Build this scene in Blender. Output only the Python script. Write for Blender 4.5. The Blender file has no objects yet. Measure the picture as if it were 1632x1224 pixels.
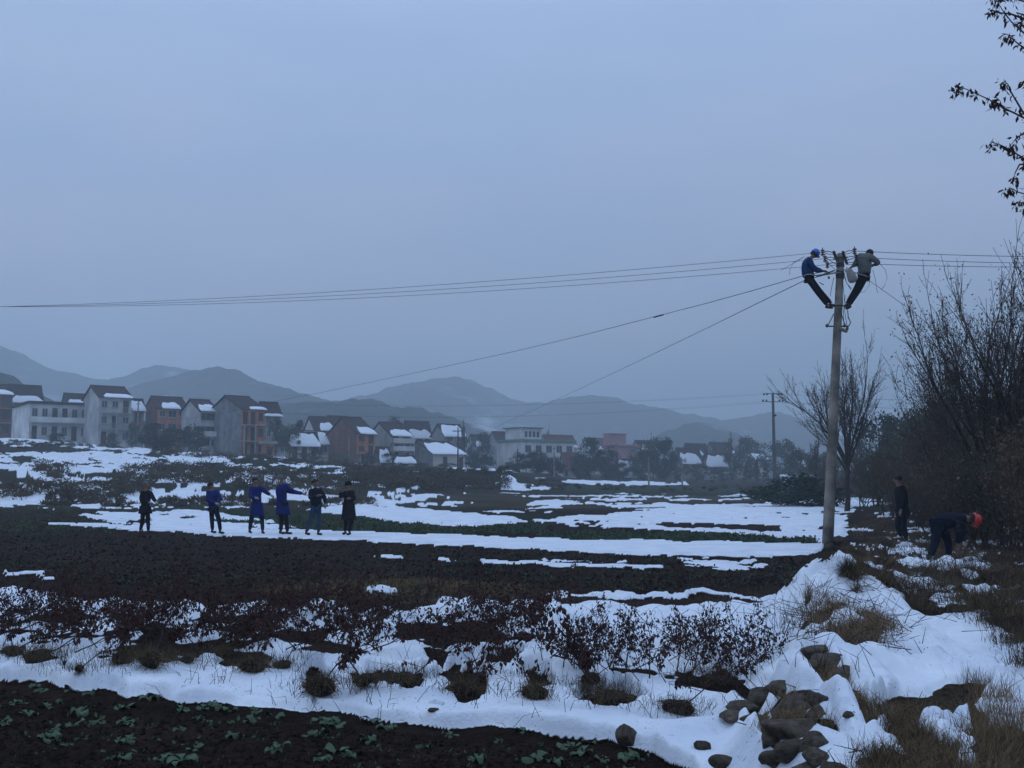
import bpy, bmesh, math, random
import numpy as np
from mathutils import Vector, Matrix, Quaternion
random.seed(7); RNG = np.random.default_rng(7)
S = bpy.context.scene; COL = S.collection
R = math.radians
# ------------------------------------------------------------------ camera
F = 1632.0; CAMZ = 1.95; PIT = math.atan(148 / F); SP, CP = math.sin(PIT), math.cos(PIT)
cd = bpy.data.cameras.new('camera'); cam = bpy.data.objects.new('camera', cd); COL.objects.link(cam)
cam.location = (0, 0, CAMZ); cam.rotation_euler = (R(90) + PIT, 0, 0)
cd.sensor_width = 36; cd.lens = 36.0; cd.clip_start = 0.1; cd.clip_end = 9000
S.camera = cam
# ------------------------------------------------------------------ world: dusk overcast
SUN_EL, SUN_AZ = R(32), R(-60)
w = bpy.data.worlds.new('World'); S.world = w; w.use_nodes = True
nt = w.node_tree; nt.nodes.clear(); N = nt.nodes.new; L = nt.links.new
out = N('ShaderNodeOutputWorld'); bg = N('ShaderNodeBackground'); bg.inputs[1].default_value = 0.1
sky = N('ShaderNodeTexSky'); sky.sky_type = 'NISHITA'; sky.sun_disc = False
sky.sun_elevation = R(6); sky.sun_rotation = SUN_AZ; sky.air_density = 1.5; sky.dust_density = 2.0; sky.ozone_density = 2.5
tc = N('ShaderNodeTexCoord'); sx = N('ShaderNodeSeparateXYZ'); L(tc.outputs['Generated'], sx.inputs[0])
ramp = N('ShaderNodeValToRGB'); L(sx.outputs['Z'], ramp.inputs[0])
cr = ramp.color_ramp
stops = [(0.0, (3.15, 3.45, 4.4)), (0.07, (3.32, 3.65, 4.7)), (0.15, (3.25, 3.70, 5.05)), (0.28, (2.95, 3.68, 5.35)),
         (0.43, (2.98, 3.95, 6.0)), (1.0, (4.4, 6.1, 9.1))]
cr.elements[0].position = 0; cr.elements[0].color = (*stops[0][1], 1)
cr.elements[1].position = 1; cr.elements[1].color = (*stops[-1][1], 1)
for p, c in stops[1:-1]:
    e = cr.elements.new(p); e.color = (*c, 1)
mp = N('ShaderNodeMapping'); mp.inputs['Scale'].default_value = (1.6, 1.6, 7.0); L(tc.outputs['Generated'], mp.inputs[0])
nz = N('ShaderNodeTexNoise'); nz.inputs['Scale'].default_value = 1.7; nz.inputs['Detail'].default_value = 6; L(mp.outputs[0], nz.inputs[0])
rp2 = N('ShaderNodeValToRGB'); L(nz.outputs[0], rp2.inputs[0])
rp2.color_ramp.elements[0].position = 0.35; rp2.color_ramp.elements[0].color = (0.90, 0.93, 0.97, 1)
rp2.color_ramp.elements[1].position = 0.75; rp2.color_ramp.elements[1].color = (1.24, 1.11, 1.05, 1)
mul = N('ShaderNodeMix'); mul.data_type = 'RGBA'; mul.blend_type = 'MULTIPLY'; mul.inputs[0].default_value = 1
L(ramp.outputs[0], mul.inputs[6]); L(rp2.outputs[0], mul.inputs[7])
mix = N('ShaderNodeMix'); mix.data_type = 'RGBA'; mix.inputs[0].default_value = 0.94
L(sky.outputs[0], mix.inputs[6]); L(mul.outputs[2], mix.inputs[7])
L(mix.outputs[2], bg.inputs[0]); L(bg.outputs[0], out.inputs[0])
sl = bpy.data.lights.new('sun', 'SUN'); sl.energy = 0.16; sl.angle = R(40); sl.color = (0.85, 0.9, 1.0)
so = bpy.data.objects.new('sun', sl); COL.objects.link(so)
so.rotation_euler = Vector((math.sin(SUN_AZ) * math.cos(SUN_EL), math.cos(SUN_AZ) * math.cos(SUN_EL), math.sin(SUN_EL))).to_track_quat('Z', 'Y').to_euler()
vs = S.view_settings; vs.view_transform = 'Standard'; vs.look = 'None'; vs.exposure = 0.76; vs.gamma = 1.0; vs.use_curve_mapping = False
S.cycles.use_denoising = True; S.cycles.volume_bounces = 1; S.cycles.max_bounces = 5; S.cycles.diffuse_bounces = 2
S.cycles.transparent_max_bounces = 8; S.cycles.use_adaptive_sampling = True; S.cycles.adaptive_threshold = 0.02
# ------------------------------------------------------------------ helpers
def at(px, py, Y):
    a = (px - 816) / F; b = (612 - py) / F
    d = (a, CP - b * SP, SP + b * CP); t = Y / d[1]
    return Vector((d[0] * t, Y, CAMZ + d[2] * t))
def zpx(py, Y): return at(816, py, Y).z
def tag(o, label=None, cat=None, group=None, kind=None):
    if label: o['label'] = label
    if cat: o['category'] = cat
    if group: o['group'] = group
    if kind: o['kind'] = kind
    return o
def lin(*c): return c
def npmesh(name, V, Fc, mats=(), mi=None, smooth=False):
    """V Nx3, Fc: Mx3 / Mx4 int array"""
    V = np.asarray(V, dtype=np.float32).reshape(-1, 3); Fc = np.asarray(Fc, dtype=np.int32)
    k = Fc.shape[1]; me = bpy.data.meshes.new(name)
    me.vertices.add(len(V)); me.vertices.foreach_set('co', V.ravel())
    me.loops.add(Fc.size); me.loops.foreach_set('vertex_index', Fc.ravel())
    me.polygons.add(len(Fc)); me.polygons.foreach_set('loop_start', np.arange(0, Fc.size, k, dtype=np.int32))
    me.polygons.foreach_set('loop_total', np.full(len(Fc), k, dtype=np.int32))
    for m in mats: me.materials.append(m)
    if mi is not None: me.polygons.foreach_set('material_index', np.asarray(mi, dtype=np.int32))
    if smooth: me.polygons.foreach_set('use_smooth', np.ones(len(Fc), dtype=bool))
    me.update(calc_edges=True); me.validate()
    return me
def mobj(name, me, parent=None, loc=None, rz=0):
    o = bpy.data.objects.new(name, me); COL.objects.link(o)
    if loc is not None: o.location = loc
    if rz: o.rotation_euler = (0, 0, rz)
    if parent: o.parent = parent
    return o
def empty(name, loc=(0, 0, 0), rz=0):
    o = bpy.data.objects.new(name, None); COL.objects.link(o); o.location = loc; o.rotation_euler = (0, 0, rz)
    o.empty_display_size = 0.2
    return o
def copy_tree(o, parent=None):
    c = o.copy(); COL.objects.link(c); c.parent = parent
    for ch in o.children: copy_tree(ch, c)
    return c
class MB:
    """polygon soup with mixed n-gons"""
    def __init__(s): s.v = []; s.f = []; s.m = []
    def box(s, a, b, m=0):
        n = len(s.v); x0, y0, z0 = a; x1, y1, z1 = b
        s.v += [(x0,y0,z0),(x1,y0,z0),(x1,y1,z0),(x0,y1,z0),(x0,y0,z1),(x1,y0,z1),(x1,y1,z1),(x0,y1,z1)]
        s.f += [(n,n+3,n+2,n+1),(n+4,n+5,n+6,n+7),(n,n+1,n+5,n+4),(n+1,n+2,n+6,n+5),(n+2,n+3,n+7,n+6),(n+3,n,n+4,n+7)]; s.m += [m]*6
        return s
    def prism(s, poly, vec, m=0):
        """poly list of 3d pts, extruded by vec"""
        n = len(s.v); k = len(poly); vec = Vector(vec)
        s.v += [tuple(p) for p in poly] + [tuple(Vector(p) + vec) for p in poly]
        s.f += [tuple(range(n, n+k))[::-1], tuple(range(n+k, n+2*k))] + [(n+i, n+(i+1)%k, n+k+(i+1)%k, n+k+i) for i in range(k)]
        s.m += [m]*(k+2); return s
    def lathe(s, pts, c=(0,0,0), seg=10, m=0, axis=None):
        """pts list of (r,z)"""
        n = len(s.v); q = Vector((0,0,1)).rotation_difference(Vector(axis)) if axis else Quaternion()
        for r, z in pts:
            for i in range(seg):
                a = 2*math.pi*i/seg; s.v.append(tuple(q @ Vector((r*math.cos(a), r*math.sin(a), z)) + Vector(c)))
        for j in range(len(pts)-1):
            for i in range(seg):
                s.f.append((n+j*seg+i, n+j*seg+(i+1)%seg, n+(j+1)*seg+(i+1)%seg, n+(j+1)*seg+i)); s.m.append(m)
        s.f.append(tuple(n+i for i in range(seg))[::-1]); s.f.append(tuple(n+(len(pts)-1)*seg+i for i in range(seg))); s.m += [m, m]
        return s
    def tube(s, pts, r, seg=6, m=0, r1=None):
        r1 = r if r1 is None else r1; n = len(s.v); K = len(pts); pts = [Vector(p) for p in pts]; up = Vector((0.13, 0.21, 0.97))
        for j, p in enumerate(pts):
            d = (pts[min(j+1, K-1)] - pts[max(j-1, 0)]).normalized()
            a = d.cross(up if abs(d.dot(up)) < 0.95 else Vector((1, 0, 0))).normalized(); b = d.cross(a); rr = r + (r1-r)*j/max(K-1, 1)
            for i in range(seg):
                t = 2*math.pi*i/seg; s.v.append(tuple(p + a*(rr*math.cos(t)) + b*(rr*math.sin(t))))
        for j in range(K-1):
            for i in range(seg): s.f.append((n+j*seg+i, n+j*seg+(i+1)%seg, n+(j+1)*seg+(i+1)%seg, n+(j+1)*seg+i)); s.m.append(m)
        s.f.append(tuple(n+i for i in range(seg))); s.f.append(tuple(n+(K-1)*seg+i for i in range(seg))[::-1]); s.m += [m, m]
        return s
    def mesh(s, name, mats, smooth=False):
        me = bpy.data.meshes.new(name); me.from_pydata(s.v, [], s.f)
        for m in mats: me.materials.append(m)
        me.polygons.foreach_set('material_index', s.m)
        if smooth: me.polygons.foreach_set('use_smooth', [True]*len(s.f))
        bm = bmesh.new(); bm.from_mesh(me); bmesh.ops.recalc_face_normals(bm, faces=bm.faces); bm.to_mesh(me); bm.free()
        me.update(); return me
    def obj(s, name, mats, parent=None, loc=None, rz=0, smooth=False):
        if not isinstance(mats, (list, tuple)): mats = [mats]
        return mobj(name, s.mesh(name, mats, smooth), parent, loc, rz)
# ---- materials
def mat(name, c, c2=None, rough=0.85, scale=3.0, spec=0.2, bump=0.0, bscale=None, detail=4, rnd=0.0, dist=0.05, fac=(0.35, 0.65)):
    m = bpy.data.materials.new(name); m.use_nodes = True; t = m.node_tree; b = t.nodes['Principled BSDF']
    b.inputs['Roughness'].default_value = rough; b.inputs['Specular IOR Level'].default_value = spec
    b.inputs['Base Color'].default_value = (*c, 1)
    tcn = t.nodes.new('ShaderNodeTexCoord'); src = None
    if c2:
        n = t.nodes.new('ShaderNodeTexNoise'); n.inputs['Scale'].default_value = scale; n.inputs['Detail'].default_value = detail
        t.links.new(tcn.outputs['Object'], n.inputs['Vector'])
        r = t.nodes.new('ShaderNodeValToRGB'); r.color_ramp.elements[0].position = fac[0]; r.color_ramp.elements[1].position = fac[1]
        r.color_ramp.elements[0].color = (*c, 1); r.color_ramp.elements[1].color = (*c2, 1)
        t.links.new(n.outputs[0], r.inputs[0]); src = r.outputs[0]
    if rnd:
        oi = t.nodes.new('ShaderNodeObjectInfo'); mr = t.nodes.new('ShaderNodeMapRange'); mr.inputs['To Min'].default_value = 1-rnd; mr.inputs['To Max'].default_value = 1+rnd
        t.links.new(oi.outputs['Random'], mr.inputs['Value']); hs = t.nodes.new('ShaderNodeHueSaturation')
        t.links.new(mr.outputs[0], hs.inputs['Value'])
        if src: t.links.new(src, hs.inputs['Color'])
        else: hs.inputs['Color'].default_value = (*c, 1)
        src = hs.outputs[0]
    if src: t.links.new(src, b.inputs['Base Color'])
    if bump:
        n = t.nodes.new('ShaderNodeTexNoise'); n.inputs['Scale'].default_value = bscale or scale*4; n.inputs['Detail'].default_value = 5
        t.links.new(tcn.outputs['Object'], n.inputs['Vector'])
        bp = t.nodes.new('ShaderNodeBump'); bp.inputs['Strength'].default_value = bump; bp.inputs['Distance'].default_value = dist
        t.links.new(n.outputs[0], bp.inputs['Height']); t.links.new(bp.outputs[0], b.inputs['Normal'])
    return m
def brickmat(name, c, c2, mortar, bw=0.24, bh=0.065):
    m = bpy.data.materials.new(name); m.use_nodes = True; t = m.node_tree; b = t.nodes['Principled BSDF']
    b.inputs['Roughness'].default_value = 0.95; b.inputs['Specular IOR Level'].default_value = 0.1
    tcn = t.nodes.new('ShaderNodeTexCoord'); s = t.nodes.new('ShaderNodeSeparateXYZ'); t.links.new(tcn.outputs['Object'], s.inputs[0])
    ad = t.nodes.new('ShaderNodeMath'); t.links.new(s.outputs[0], ad.inputs[0]); t.links.new(s.outputs[1], ad.inputs[1])
    cb = t.nodes.new('ShaderNodeCombineXYZ'); t.links.new(ad.outputs[0], cb.inputs[0]); t.links.new(s.outputs[2], cb.inputs[1])
    bt = t.nodes.new('ShaderNodeTexBrick'); t.links.new(cb.outputs[0], bt.inputs[0])
    bt.inputs['Scale'].default_value = 1; bt.inputs['Brick Width'].default_value = bw; bt.inputs['Row Height'].default_value = bh; bt.inputs['Mortar Size'].default_value = 0.006
    bt.inputs['Color1'].default_value = (*c, 1); bt.inputs['Color2'].default_value = (*c2, 1); bt.inputs['Mortar'].default_value = (*mortar, 1)
    n = t.nodes.new('ShaderNodeTexNoise'); n.inputs['Scale'].default_value = 0.6; n.inputs['Detail'].default_value = 6; t.links.new(tcn.outputs['Object'], n.inputs[0])
    r = t.nodes.new('ShaderNodeValToRGB'); r.color_ramp.elements[0].position = .3; r.color_ramp.elements[0].color = (.55, .55, .58, 1); r.color_ramp.elements[1].position = .7; r.color_ramp.elements[1].color = (1.1, 1.1, 1.1, 1)
    t.links.new(n.outputs[0], r.inputs[0])
    mx = t.nodes.new('ShaderNodeMix'); mx.data_type = 'RGBA'; mx.blend_type = 'MULTIPLY'; mx.inputs[0].default_value = 1
    t.links.new(bt.outputs[0], mx.inputs[6]); t.links.new(r.outputs[0], mx.inputs[7]); t.links.new(mx.outputs[2], b.inputs['Base Color'])
    return m
SNOWC = (0.80, 0.83, 0.86)
M = dict(
 snow=mat('snow_material', SNOWC, (0.72, 0.76, 0.82), 0.7, 2.0, 0.3, 0.25, 25, dist=0.02),
 concrete=mat('pole_concrete', (.12, .105, .09), (.30, .265, .22), .9, 2.2, .2, .2, 30, dist=.01),
 concrete_dark=mat('dark_pole_concrete', (.10, .10, .10), (.14, .14, .13), .9, 1.5),
 iron=mat('galvanised_iron', (.045, .045, .05), (.03, .03, .035), .6, 8, .4),
 porcelain=mat('brown_porcelain', (.05, .035, .03), None, .35, 1, .5),
 wire=mat('wire_metal', (.02, .022, .03), None, .7, 1, .2),
 bark=mat('bark', (.045, .037, .031), (.026, .022, .019), .95, 12, .1, .4, 30, dist=.02),
 leafdark=mat('dead_leaf', (.080, .033, .027), (.034, .016, .014), .9, 9, .1, rnd=.25),
 leafbrown=mat('brown_leaf', (.15, .105, .065), (.075, .06, .042), .9, 6, .1, rnd=.2),
 evergreen=mat('evergreen_leaf', (.012, .026, .018), (.028, .045, .026), .9, .5, .12, rnd=.3),
 greygreen=mat('greygreen_leaf', (.085, .095, .062), (.04, .052, .038), .9, .6, .12, rnd=.25),
 twig=mat('twig_bark', (.085, .062, .052), (.05, .038, .032), .95, 5, .1),
 cabbage=mat('seedling_leaf', (.040, .075, .038), (.085, .125, .075), .75, 14, .25, .3, 60, rnd=.3, dist=.01),
 seedling=mat('small_seedling_leaf', (.04, .068, .034), (.07, .105, .055), .8, 3, .15),
 stalk=mat('cotton_stalk', (.055, .038, .03), (.03, .02, .018), .9, 9, .15),
 clod=mat('root_clod_soil', (.035, .026, .018), (.016, .012, .010), 1, 14, .05, .8, 40, dist=.03),
 straw=mat('dry_grass_blade', (.23, .155, .085), (.11, .075, .042), .95, 1.2, .1),
 strawdark=mat('dark_grass_blade', (.075, .052, .032), (.10, .072, .042), .95, 1.2, .1),
 scrub=mat('scrub_leaf', (.07, .055, .034), (.10, .08, .052), .95, .4, .1),
 stone=mat('field_stone', (.055, .043, .032), (.12, .10, .078), .95, 2.5, .05, .8, 9, rnd=.25, dist=.02),
 plaster=mat('grey_plaster', (.30, .295, .29), (.52, .51, .49), .95, .35, .1),
 plaster_dark=mat('dark_grey_plaster', (.20, .20, .20), (.32, .31, .30), .95, .5, .1),
 whitewall=mat('white_wall', (.46, .46, .44), (.70, .70, .67), .9, .3, .15),
 cream=mat('cream_wall', (.48, .44, .38), (.56, .51, .44), .9, .5, .15),
 pinkwall=mat('pink_wall', (.36, .20, .21), (.42, .24, .25), .9, .5, .15),
 brick=brickmat('red_brick', (.27, .11, .075), (.20, .085, .065), (.16, .14, .13)),
 orange=brickmat('orange_brick', (.58, .22, .10), (.48, .18, .09), (.25, .19, .16)),
 greybrick=brickmat('grey_block', (.20, .20, .20), (.26, .255, .25), (.30, .30, .30), .4, .2),
 tile=mat('roof_tile', (.034, .022, .024), (.055, .034, .033), .9, 1.2, .15, .5, 14, dist=.06),
 tilered=mat('red_roof_tile', (.12, .055, .05), (.17, .08, .07), .9, 1.2, .15, .5, 14, dist=.06),
 green=mat('green_cornice', (.10, .20, .15), (.13, .24, .18), .8, 2),
 slab=mat('slab_concrete', (.24, .23, .22), (.32, .31, .29), .95, 1),
 frame=mat('window_frame', (.30, .31, .31), None, .6, 1),
 framedark=mat('wood_frame', (.06, .045, .04), None, .7, 1),
 door=mat('dark_door', (.035, .028, .026), (.05, .035, .03), .7, 2),
 skin=mat('skin', (.22, .12, .085), None, .6, 1, .3),
 hair=mat('hair', (.008, .007, .007), None, .6, 1, .3),
 eye=mat('eye', (.01, .01, .01), None, .3, 1, .5),
 black=mat('black_cloth', (.010, .010, .013), (.015, .015, .02), .95, 8, .05, .3, 20, dist=.02),
 navy=mat('navy_cloth', (.010, .013, .024), (.014, .019, .035), .95, 8, .05, .3, 20, dist=.02),
 blue=mat('blue_coat_cloth', (.010, .018, .105), (.014, .025, .14), .9, 6, .1, .3, 20, dist=.02),
 bluejacket=mat('blue_jacket_cloth', (.010, .035, .10), (.014, .05, .14), .9, 6, .1, .3, 20, dist=.02),
 jeans=mat('blue_trousers_cloth', (.025, .045, .085), (.03, .055, .10), .9, 6, .1),
 grey=mat('grey_jacket_cloth', (.115, .12, .115), (.15, .155, .15), .95, 6, .05, .3, 18, dist=.03),
 green_trouser=mat('dark_green_trousers', (.012, .022, .018), (.018, .03, .025), .9, 6, .05),
 helmetblue=mat('blue_helmet_plastic', (.02, .12, .48), None, .35, 1, .5),
 helmetred=mat('red_helmet_plastic', (.60, .035, .03), None, .35, 1, .5),
 glove=mat('white_glove', (.38, .38, .38), None, .9, 1, .1),
 boot=mat('boot_rubber', (.035, .022, .016), None, .7, 1, .2),
 canvas=mat('canvas_bag', (.26, .24, .22), (.33, .31, .28), .95, 9, .05, .4, 20, dist=.02),
)
gl = mat('window_glass', (.03, .038, .05), None, .12, 1, .5); M['glass'] = gl
# ---- numpy noise
def _h(ix, iy, sd):
    n = (ix.astype(np.int64)*374761393 + iy.astype(np.int64)*668265263 + sd*974634777) & 0xffffffff
    n = ((n ^ (n >> 13))*1274126177) & 0xffffffff
    return ((n ^ (n >> 16)) & 0xffff)/65535.0
def vn(x, y, sd=0):
    x = np.asarray(x, float); y = np.asarray(y, float)
    ix = np.floor(x); iy = np.floor(y); fx = x-ix; fy = y-iy; fx = fx*fx*(3-2*fx); fy = fy*fy*(3-2*fy)
    a = _h(ix, iy, sd); b = _h(ix+1, iy, sd); c = _h(ix, iy+1, sd); d = _h(ix+1, iy+1, sd)
    return (a+(b-a)*fx)*(1-fy)+(c+(d-c)*fx)*fy
def fbm(x, y, sd=0, o=4, g=.5):
    s = 0; a = 1; t = 0
    for i in range(o):
        s = s + a*vn(x+17.3*i, y-9.1*i, sd+i*31); t += a; a *= g; x, y = 2*(.8*x+.6*y), 2*(.8*y-.6*x)
    return s/t*2-1
def sstep(a, b, x): t = np.clip((x-a)/(b-a), 0, 1); return t*t*(3-2*t)
# ------------------------------------------------------------------ terrain
PROF = [(-500, [(0,0),(60,0),(72,.2),(85,1.3),(100,2.6),(125,4.6),(150,6.4),(185,8.8),(260,10),(600,14),(4000,14)]),
 (0, [(0,0),(60,0),(72,.2),(85,1.3),(100,2.6),(125,4.6),(150,6.4),(185,8.8),(260,10),(600,14),(4000,14)]),
 (250, [(0,0),(60,0),(70,.1),(82,1.4),(97,2.1),(110,3.2),(130,4.7),(184,7.0),(260,8),(600,12),(4000,12)]),
 (400, [(0,0),(60,0),(70,.1),(82,1.2),(95,1.9),(110,2.8),(130,3.9),(184,5.7),(260,7),(600,11),(4000,12)]),
 (600, [(0,0),(72,0),(88,.8),(110,1.9),(125,3.1),(150,3.3),(215,4.3),(260,5),(600,10),(4000,12)]),
 (800, [(0,0),(75,0),(100,.3),(118,.8),(124,2.9),(150,3.0),(240,3.4),(300,4),(600,7),(4000,12)]),
 (850, [(0,0),(75,0),(110,.3),(128,.8),(140,1.9),(200,2.5),(260,3.2),(600,6),(4000,12)]),
 (930, [(0,0),(75,0),(110,.3),(150,.8),(200,1.3),(260,2.2),(600,5),(4000,12)]),
 (1100, [(0,0),(75,0),(150,.3),(260,1.1),(600,4),(4000,12)]),
 (2400, [(0,0),(75,0),(150,.4),(260,1.1),(600,4),(4000,12)])]
DY = [3.0, 6.86, 9.4, 14.0, 22.7, 29.0, 45.0, 80.0, 106.0, 300]
DX = [0.55, 1.33, 2.15, 3.45, 6.9, 9.45, 14.9, 27.6, 38.5, 118]
def pdist(P, x, y, yk=1.0):
    """signed distance (positive inside) to polygon P in px, y scaled"""
    P = np.array(P, float); P[:, 1] *= yk; y = y*yk
    d = np.full(x.shape, 1e9); ins = np.zeros(x.shape, bool); k = len(P)
    for i in range(k):
        ax, ay = P[i]; bx, by = P[(i+1) % k]; ex, ey = bx-ax, by-ay
        t = np.clip(((x-ax)*ex+(y-ay)*ey)/(ex*ex+ey*ey+1e-9), 0, 1)
        d = np.minimum(d, (x-ax-t*ex)**2+(y-ay-t*ey)**2)
        c = ((ay > y) != (by > y)); xx = ax+(y-ay)*ex/(ey if abs(ey) > 1e-9 else 1e-9); ins ^= c & (x < xx)
    d = np.sqrt(d); return np.where(ins, d, -d)
# regions traced in image pixels: (polygon, coverage -1..1, softness, y weight)
REG = [
 # far field patchwork
 ([(-900,690),(640,690),(700,745),(640,800),(480,812),(300,812),(-900,812)], 0.02, 18, 2),
 ([(-900,690),(90,700),(260,706),(420,722),(420,735),(250,722),(-900,712)], 0.05, 8, 2),
 ([(-40,724),(120,722),(330,726),(420,738),(560,744),(560,752),(450,752),(330,745),(150,750),(-40,752)], 0.22, 8, 2),
 ([(-900,712),(100,712),(160,718),(100,722),(-900,724)], -0.7, 5, 3),
 ([(640,742),(900,742),(920,760),(800,783),(700,792),(640,775),(560,765),(560,752)], -0.35, 8, 2),
 ([(800,756),(815,758),(830,772),(870,776),(895,780),(840,783),(795,780)], 0.9, 4, 2),
 ([(895,765),(1090,770),(1095,776),(900,771)], 0.8, 3, 3),
 ([(900,772),(1250,776),(1250,788),(900,786)], -0.55, 5, 3),
 ([(640,784),(1180,786),(1250,798),(1160,804),(900,822),(560,806)], -0.14, 6, 3),
 ([(-900,800),(-10,795),(60,788),(100,800),(60,806),(-900,806)], 0.5, 4, 3),
 ([(130,788),(300,784),(420,790),(600,795),(690,796),(620,806),(480,800),(300,798),(140,797)], 0.45, 5, 3),
 # long bands behind the workers
 ([(110,817),(300,812),(420,826),(480,840),(350,844),(180,834)], 0.30, 8, 3),
 ([(490,812),(560,806),(640,809),(820,824),(840,832),(760,839),(650,833),(560,823)], 0.6, 5, 3),
 ([(60,836),(150,836),(240,838),(330,841),(450,845),(560,848),(700,853),(900,861),(1100,864),(1290,867),(1312,866),(1306,878),(1280,886),(1150,888),(1000,884),(900,879),(560,862),(380,856),(240,846)], 1.0, 4, 3),
 ([(840,830),(960,820),(1100,806),(1170,797),(1215,792),(1330,798),(1335,860),(1305,870),(1290,860),(1180,852),(1080,846),(960,842)], 0.40, 6, 3),
 ([(1030,833),(1240,838),(1238,846),(1060,842)], -0.35, 4, 4),
 ([(860,850),(1000,850),(1180,854),(1292,858),(1285,866),(1100,862),(900,861)], -0.9, 3, 4),
 ([(1080,800),(1200,798),(1260,800),(1190,804),(1090,805)], -0.8, 3, 4),
 ([(1320,800),(1345,790),(1420,800),(1390,840),(1330,862)], 0.4, 8, 2),
 # thin strips in the ploughed field
 ([(765,893),(860,897),(1050,904),(1060,908),(930,905),(770,897)], 0.9, 3, 4),
 ([(1070,888),(1190,892),(1225,898),(1190,909),(1090,903)], 0.12, 5, 3),
 ([(860,890),(1000,893),(1000,896),(860,893)], 0.1, 4, 4),
 ([(590,886),(650,888),(620,890)], 0.5, 3, 4), ([(700,889),(735,892),(700,893)], 0.8, 3, 4),
 ([(10,912),(70,912),(80,918),(20,918)], 0.7, 3, 4), ([(70,922),(95,922),(95,926),(72,926)], 0.7, 3, 4),
 ([(860,942),(1000,942),(1080,948),(1200,950),(1240,948),(1240,956),(1100,952),(870,949)], 0.5, 4, 3),
 ([(590,941),(640,942),(630,947),(592,947)], 0.7, 3, 4),
 # near snow strip
 ([(-600,945),(10,938),(110,946),(140,955),(250,958),(440,962),(560,968),(660,972),(740,957),(870,962),(1000,968),(1120,968),(1200,960),(1250,950),(1290,900),(1330,880),(1370,905),(1420,940),(1420,1224),(1400,1400),(1150,1400),(1088,1212),(1033,1189),(985,1181),(960,1171),(868,1166),(831,1161),(757,1158),(684,1154),(610,1147),(551,1137),(441,1125),(368,1117),(257,1107),(206,1101),(136,1095),(73,1089),(30,1082),(-20,1074),(-600,1000)], 1.0, 10, 1.4),
 ([(-600,950),(60,958),(260,975),(430,970),(520,985),(820,990),(850,1015),(700,1040),(520,1050),(350,1050),(200,1040),(-600,1020)], 0.10, 18, 1.6),
 ([(620,990),(830,995),(880,1015),(820,1030),(640,1010)], -0.15, 10, 1.6),
 ([(860,1030),(1130,1040),(1200,1090),(1180,1110),(1050,1090),(880,1060)], 0.15, 12, 1.6),
 ([(1020,990),(1110,985),(1110,1000),(1030,1000)], 0.3, 6, 2),
 # dike: brown brush, path snow
 ([(1260,925),(1330,905),(1380,900),(1420,925),(1440,965),(1400,990),(1410,1020),(1350,1040),(1300,1010),(1262,1000)], -0.05, 12, 1.4),
 ([(1180,1090),(1330,1085),(1380,1130),(1420,1170),(1430,1400),(1180,1400),(1210,1200),(1170,1130)], -0.1, 14, 1.3),
 ([(1230,1070),(1330,1068),(1335,1080),(1240,1082)], 0.8, 6, 2), ([(1310,1090),(1345,1110),(1425,1180),(1410,1190),(1360,1185),(1320,1140)], 0.8, 8, 1.5),
 ([(1395,950),(1440,960),(1480,975),(1560,965),(1632,1010),(1800,1100),(1800,1250),(1640,1180),(1600,1150),(1560,1160),(1520,1120),(1560,1090),(1500,1100),(1430,1120),(1400,1080),(1400,1010)], .62, 14, 1.3),
 ([(1215,985),(1240,940),(1290,905),(1340,880),(1365,888),(1335,920),(1290,940),(1262,965),(1240,1000)], .85, 8, 1.5),
 ([(1360,925),(1400,935),(1430,965),(1445,1000),(1420,1010),(1395,970)], .8, 8, 1.5),
 ([(1270,1035),(1330,1060),(1400,1140),(1370,1150),(1310,1090),(1262,1060)], -.3, 10, 1.5),
 ([(1380,1110),(1440,1105),(1500,1130),(1560,1170),(1500,1190),(1420,1180)], -0.4, 8, 1.5),
 ([(1440,1145),(1520,1140),(1540,1175),(1480,1185)], 0.8, 8, 1.5), ([(1500,1180),(1540,1190),(1560,1224),(1500,1224)], 0.7, 8, 1.5),
 ([(1560,1160),(1800,1220),(1800,1500),(1560,1500),(1540,1200)], -0.6, 10, 1.5),
 ([(1560,985),(1640,985),(1720,1040),(1640,1030),(1560,1000)], -0.8, 8, 1.5),
 ([(1330,880),(1350,830),(1390,800),(1640,780),(2200,790),(2200,960),(1640,990),(1540,965),(1470,965),(1400,935)], -0.16, 10, 1.5),
 ([(1400,880),(1440,860),(1480,890),(1560,880),(1560,905),(1440,905)], 0.2, 8, 1.5),
 ([(1405,905),(1450,915),(1500,935),(1550,960),(1500,965),(1440,950)], 0.15, 8, 1.5),
 ([(-600,1005),(-20,1074),(30,1082),(73,1089),(136,1095),(206,1101),(257,1107),(368,1117),(441,1125),(551,1137),(610,1147),(684,1154),(757,1158),(831,1161),(868,1166),(960,1171),(985,1181),(1033,1189),(1088,1212),(1150,1400),(-600,1420)], -1.0, 8, 1.4),
 ([(1290,885),(1318,872),(1345,860),(1352,880),(1320,900),(1280,900)], -1.0, 6, 1.6),
]
PITS = [(35,1040,20,10),(90,1052,30,10),(240,1052,60,14),(128,1073,16,8),(400,1060,40,16),(345,1040,30,8),(510,1092,24,24),(578,1086,16,16),(640,1085,42,20),(745,1088,32,26),(852,1094,24,24),(960,1108,50,20),(1082,1130,14,8),(1130,1080,40,12),(690,1045,20,10),
        (695,1132,10,4),(700,1060,15,10),(800,1050,25,12),(960,1178,8,4)]
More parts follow.
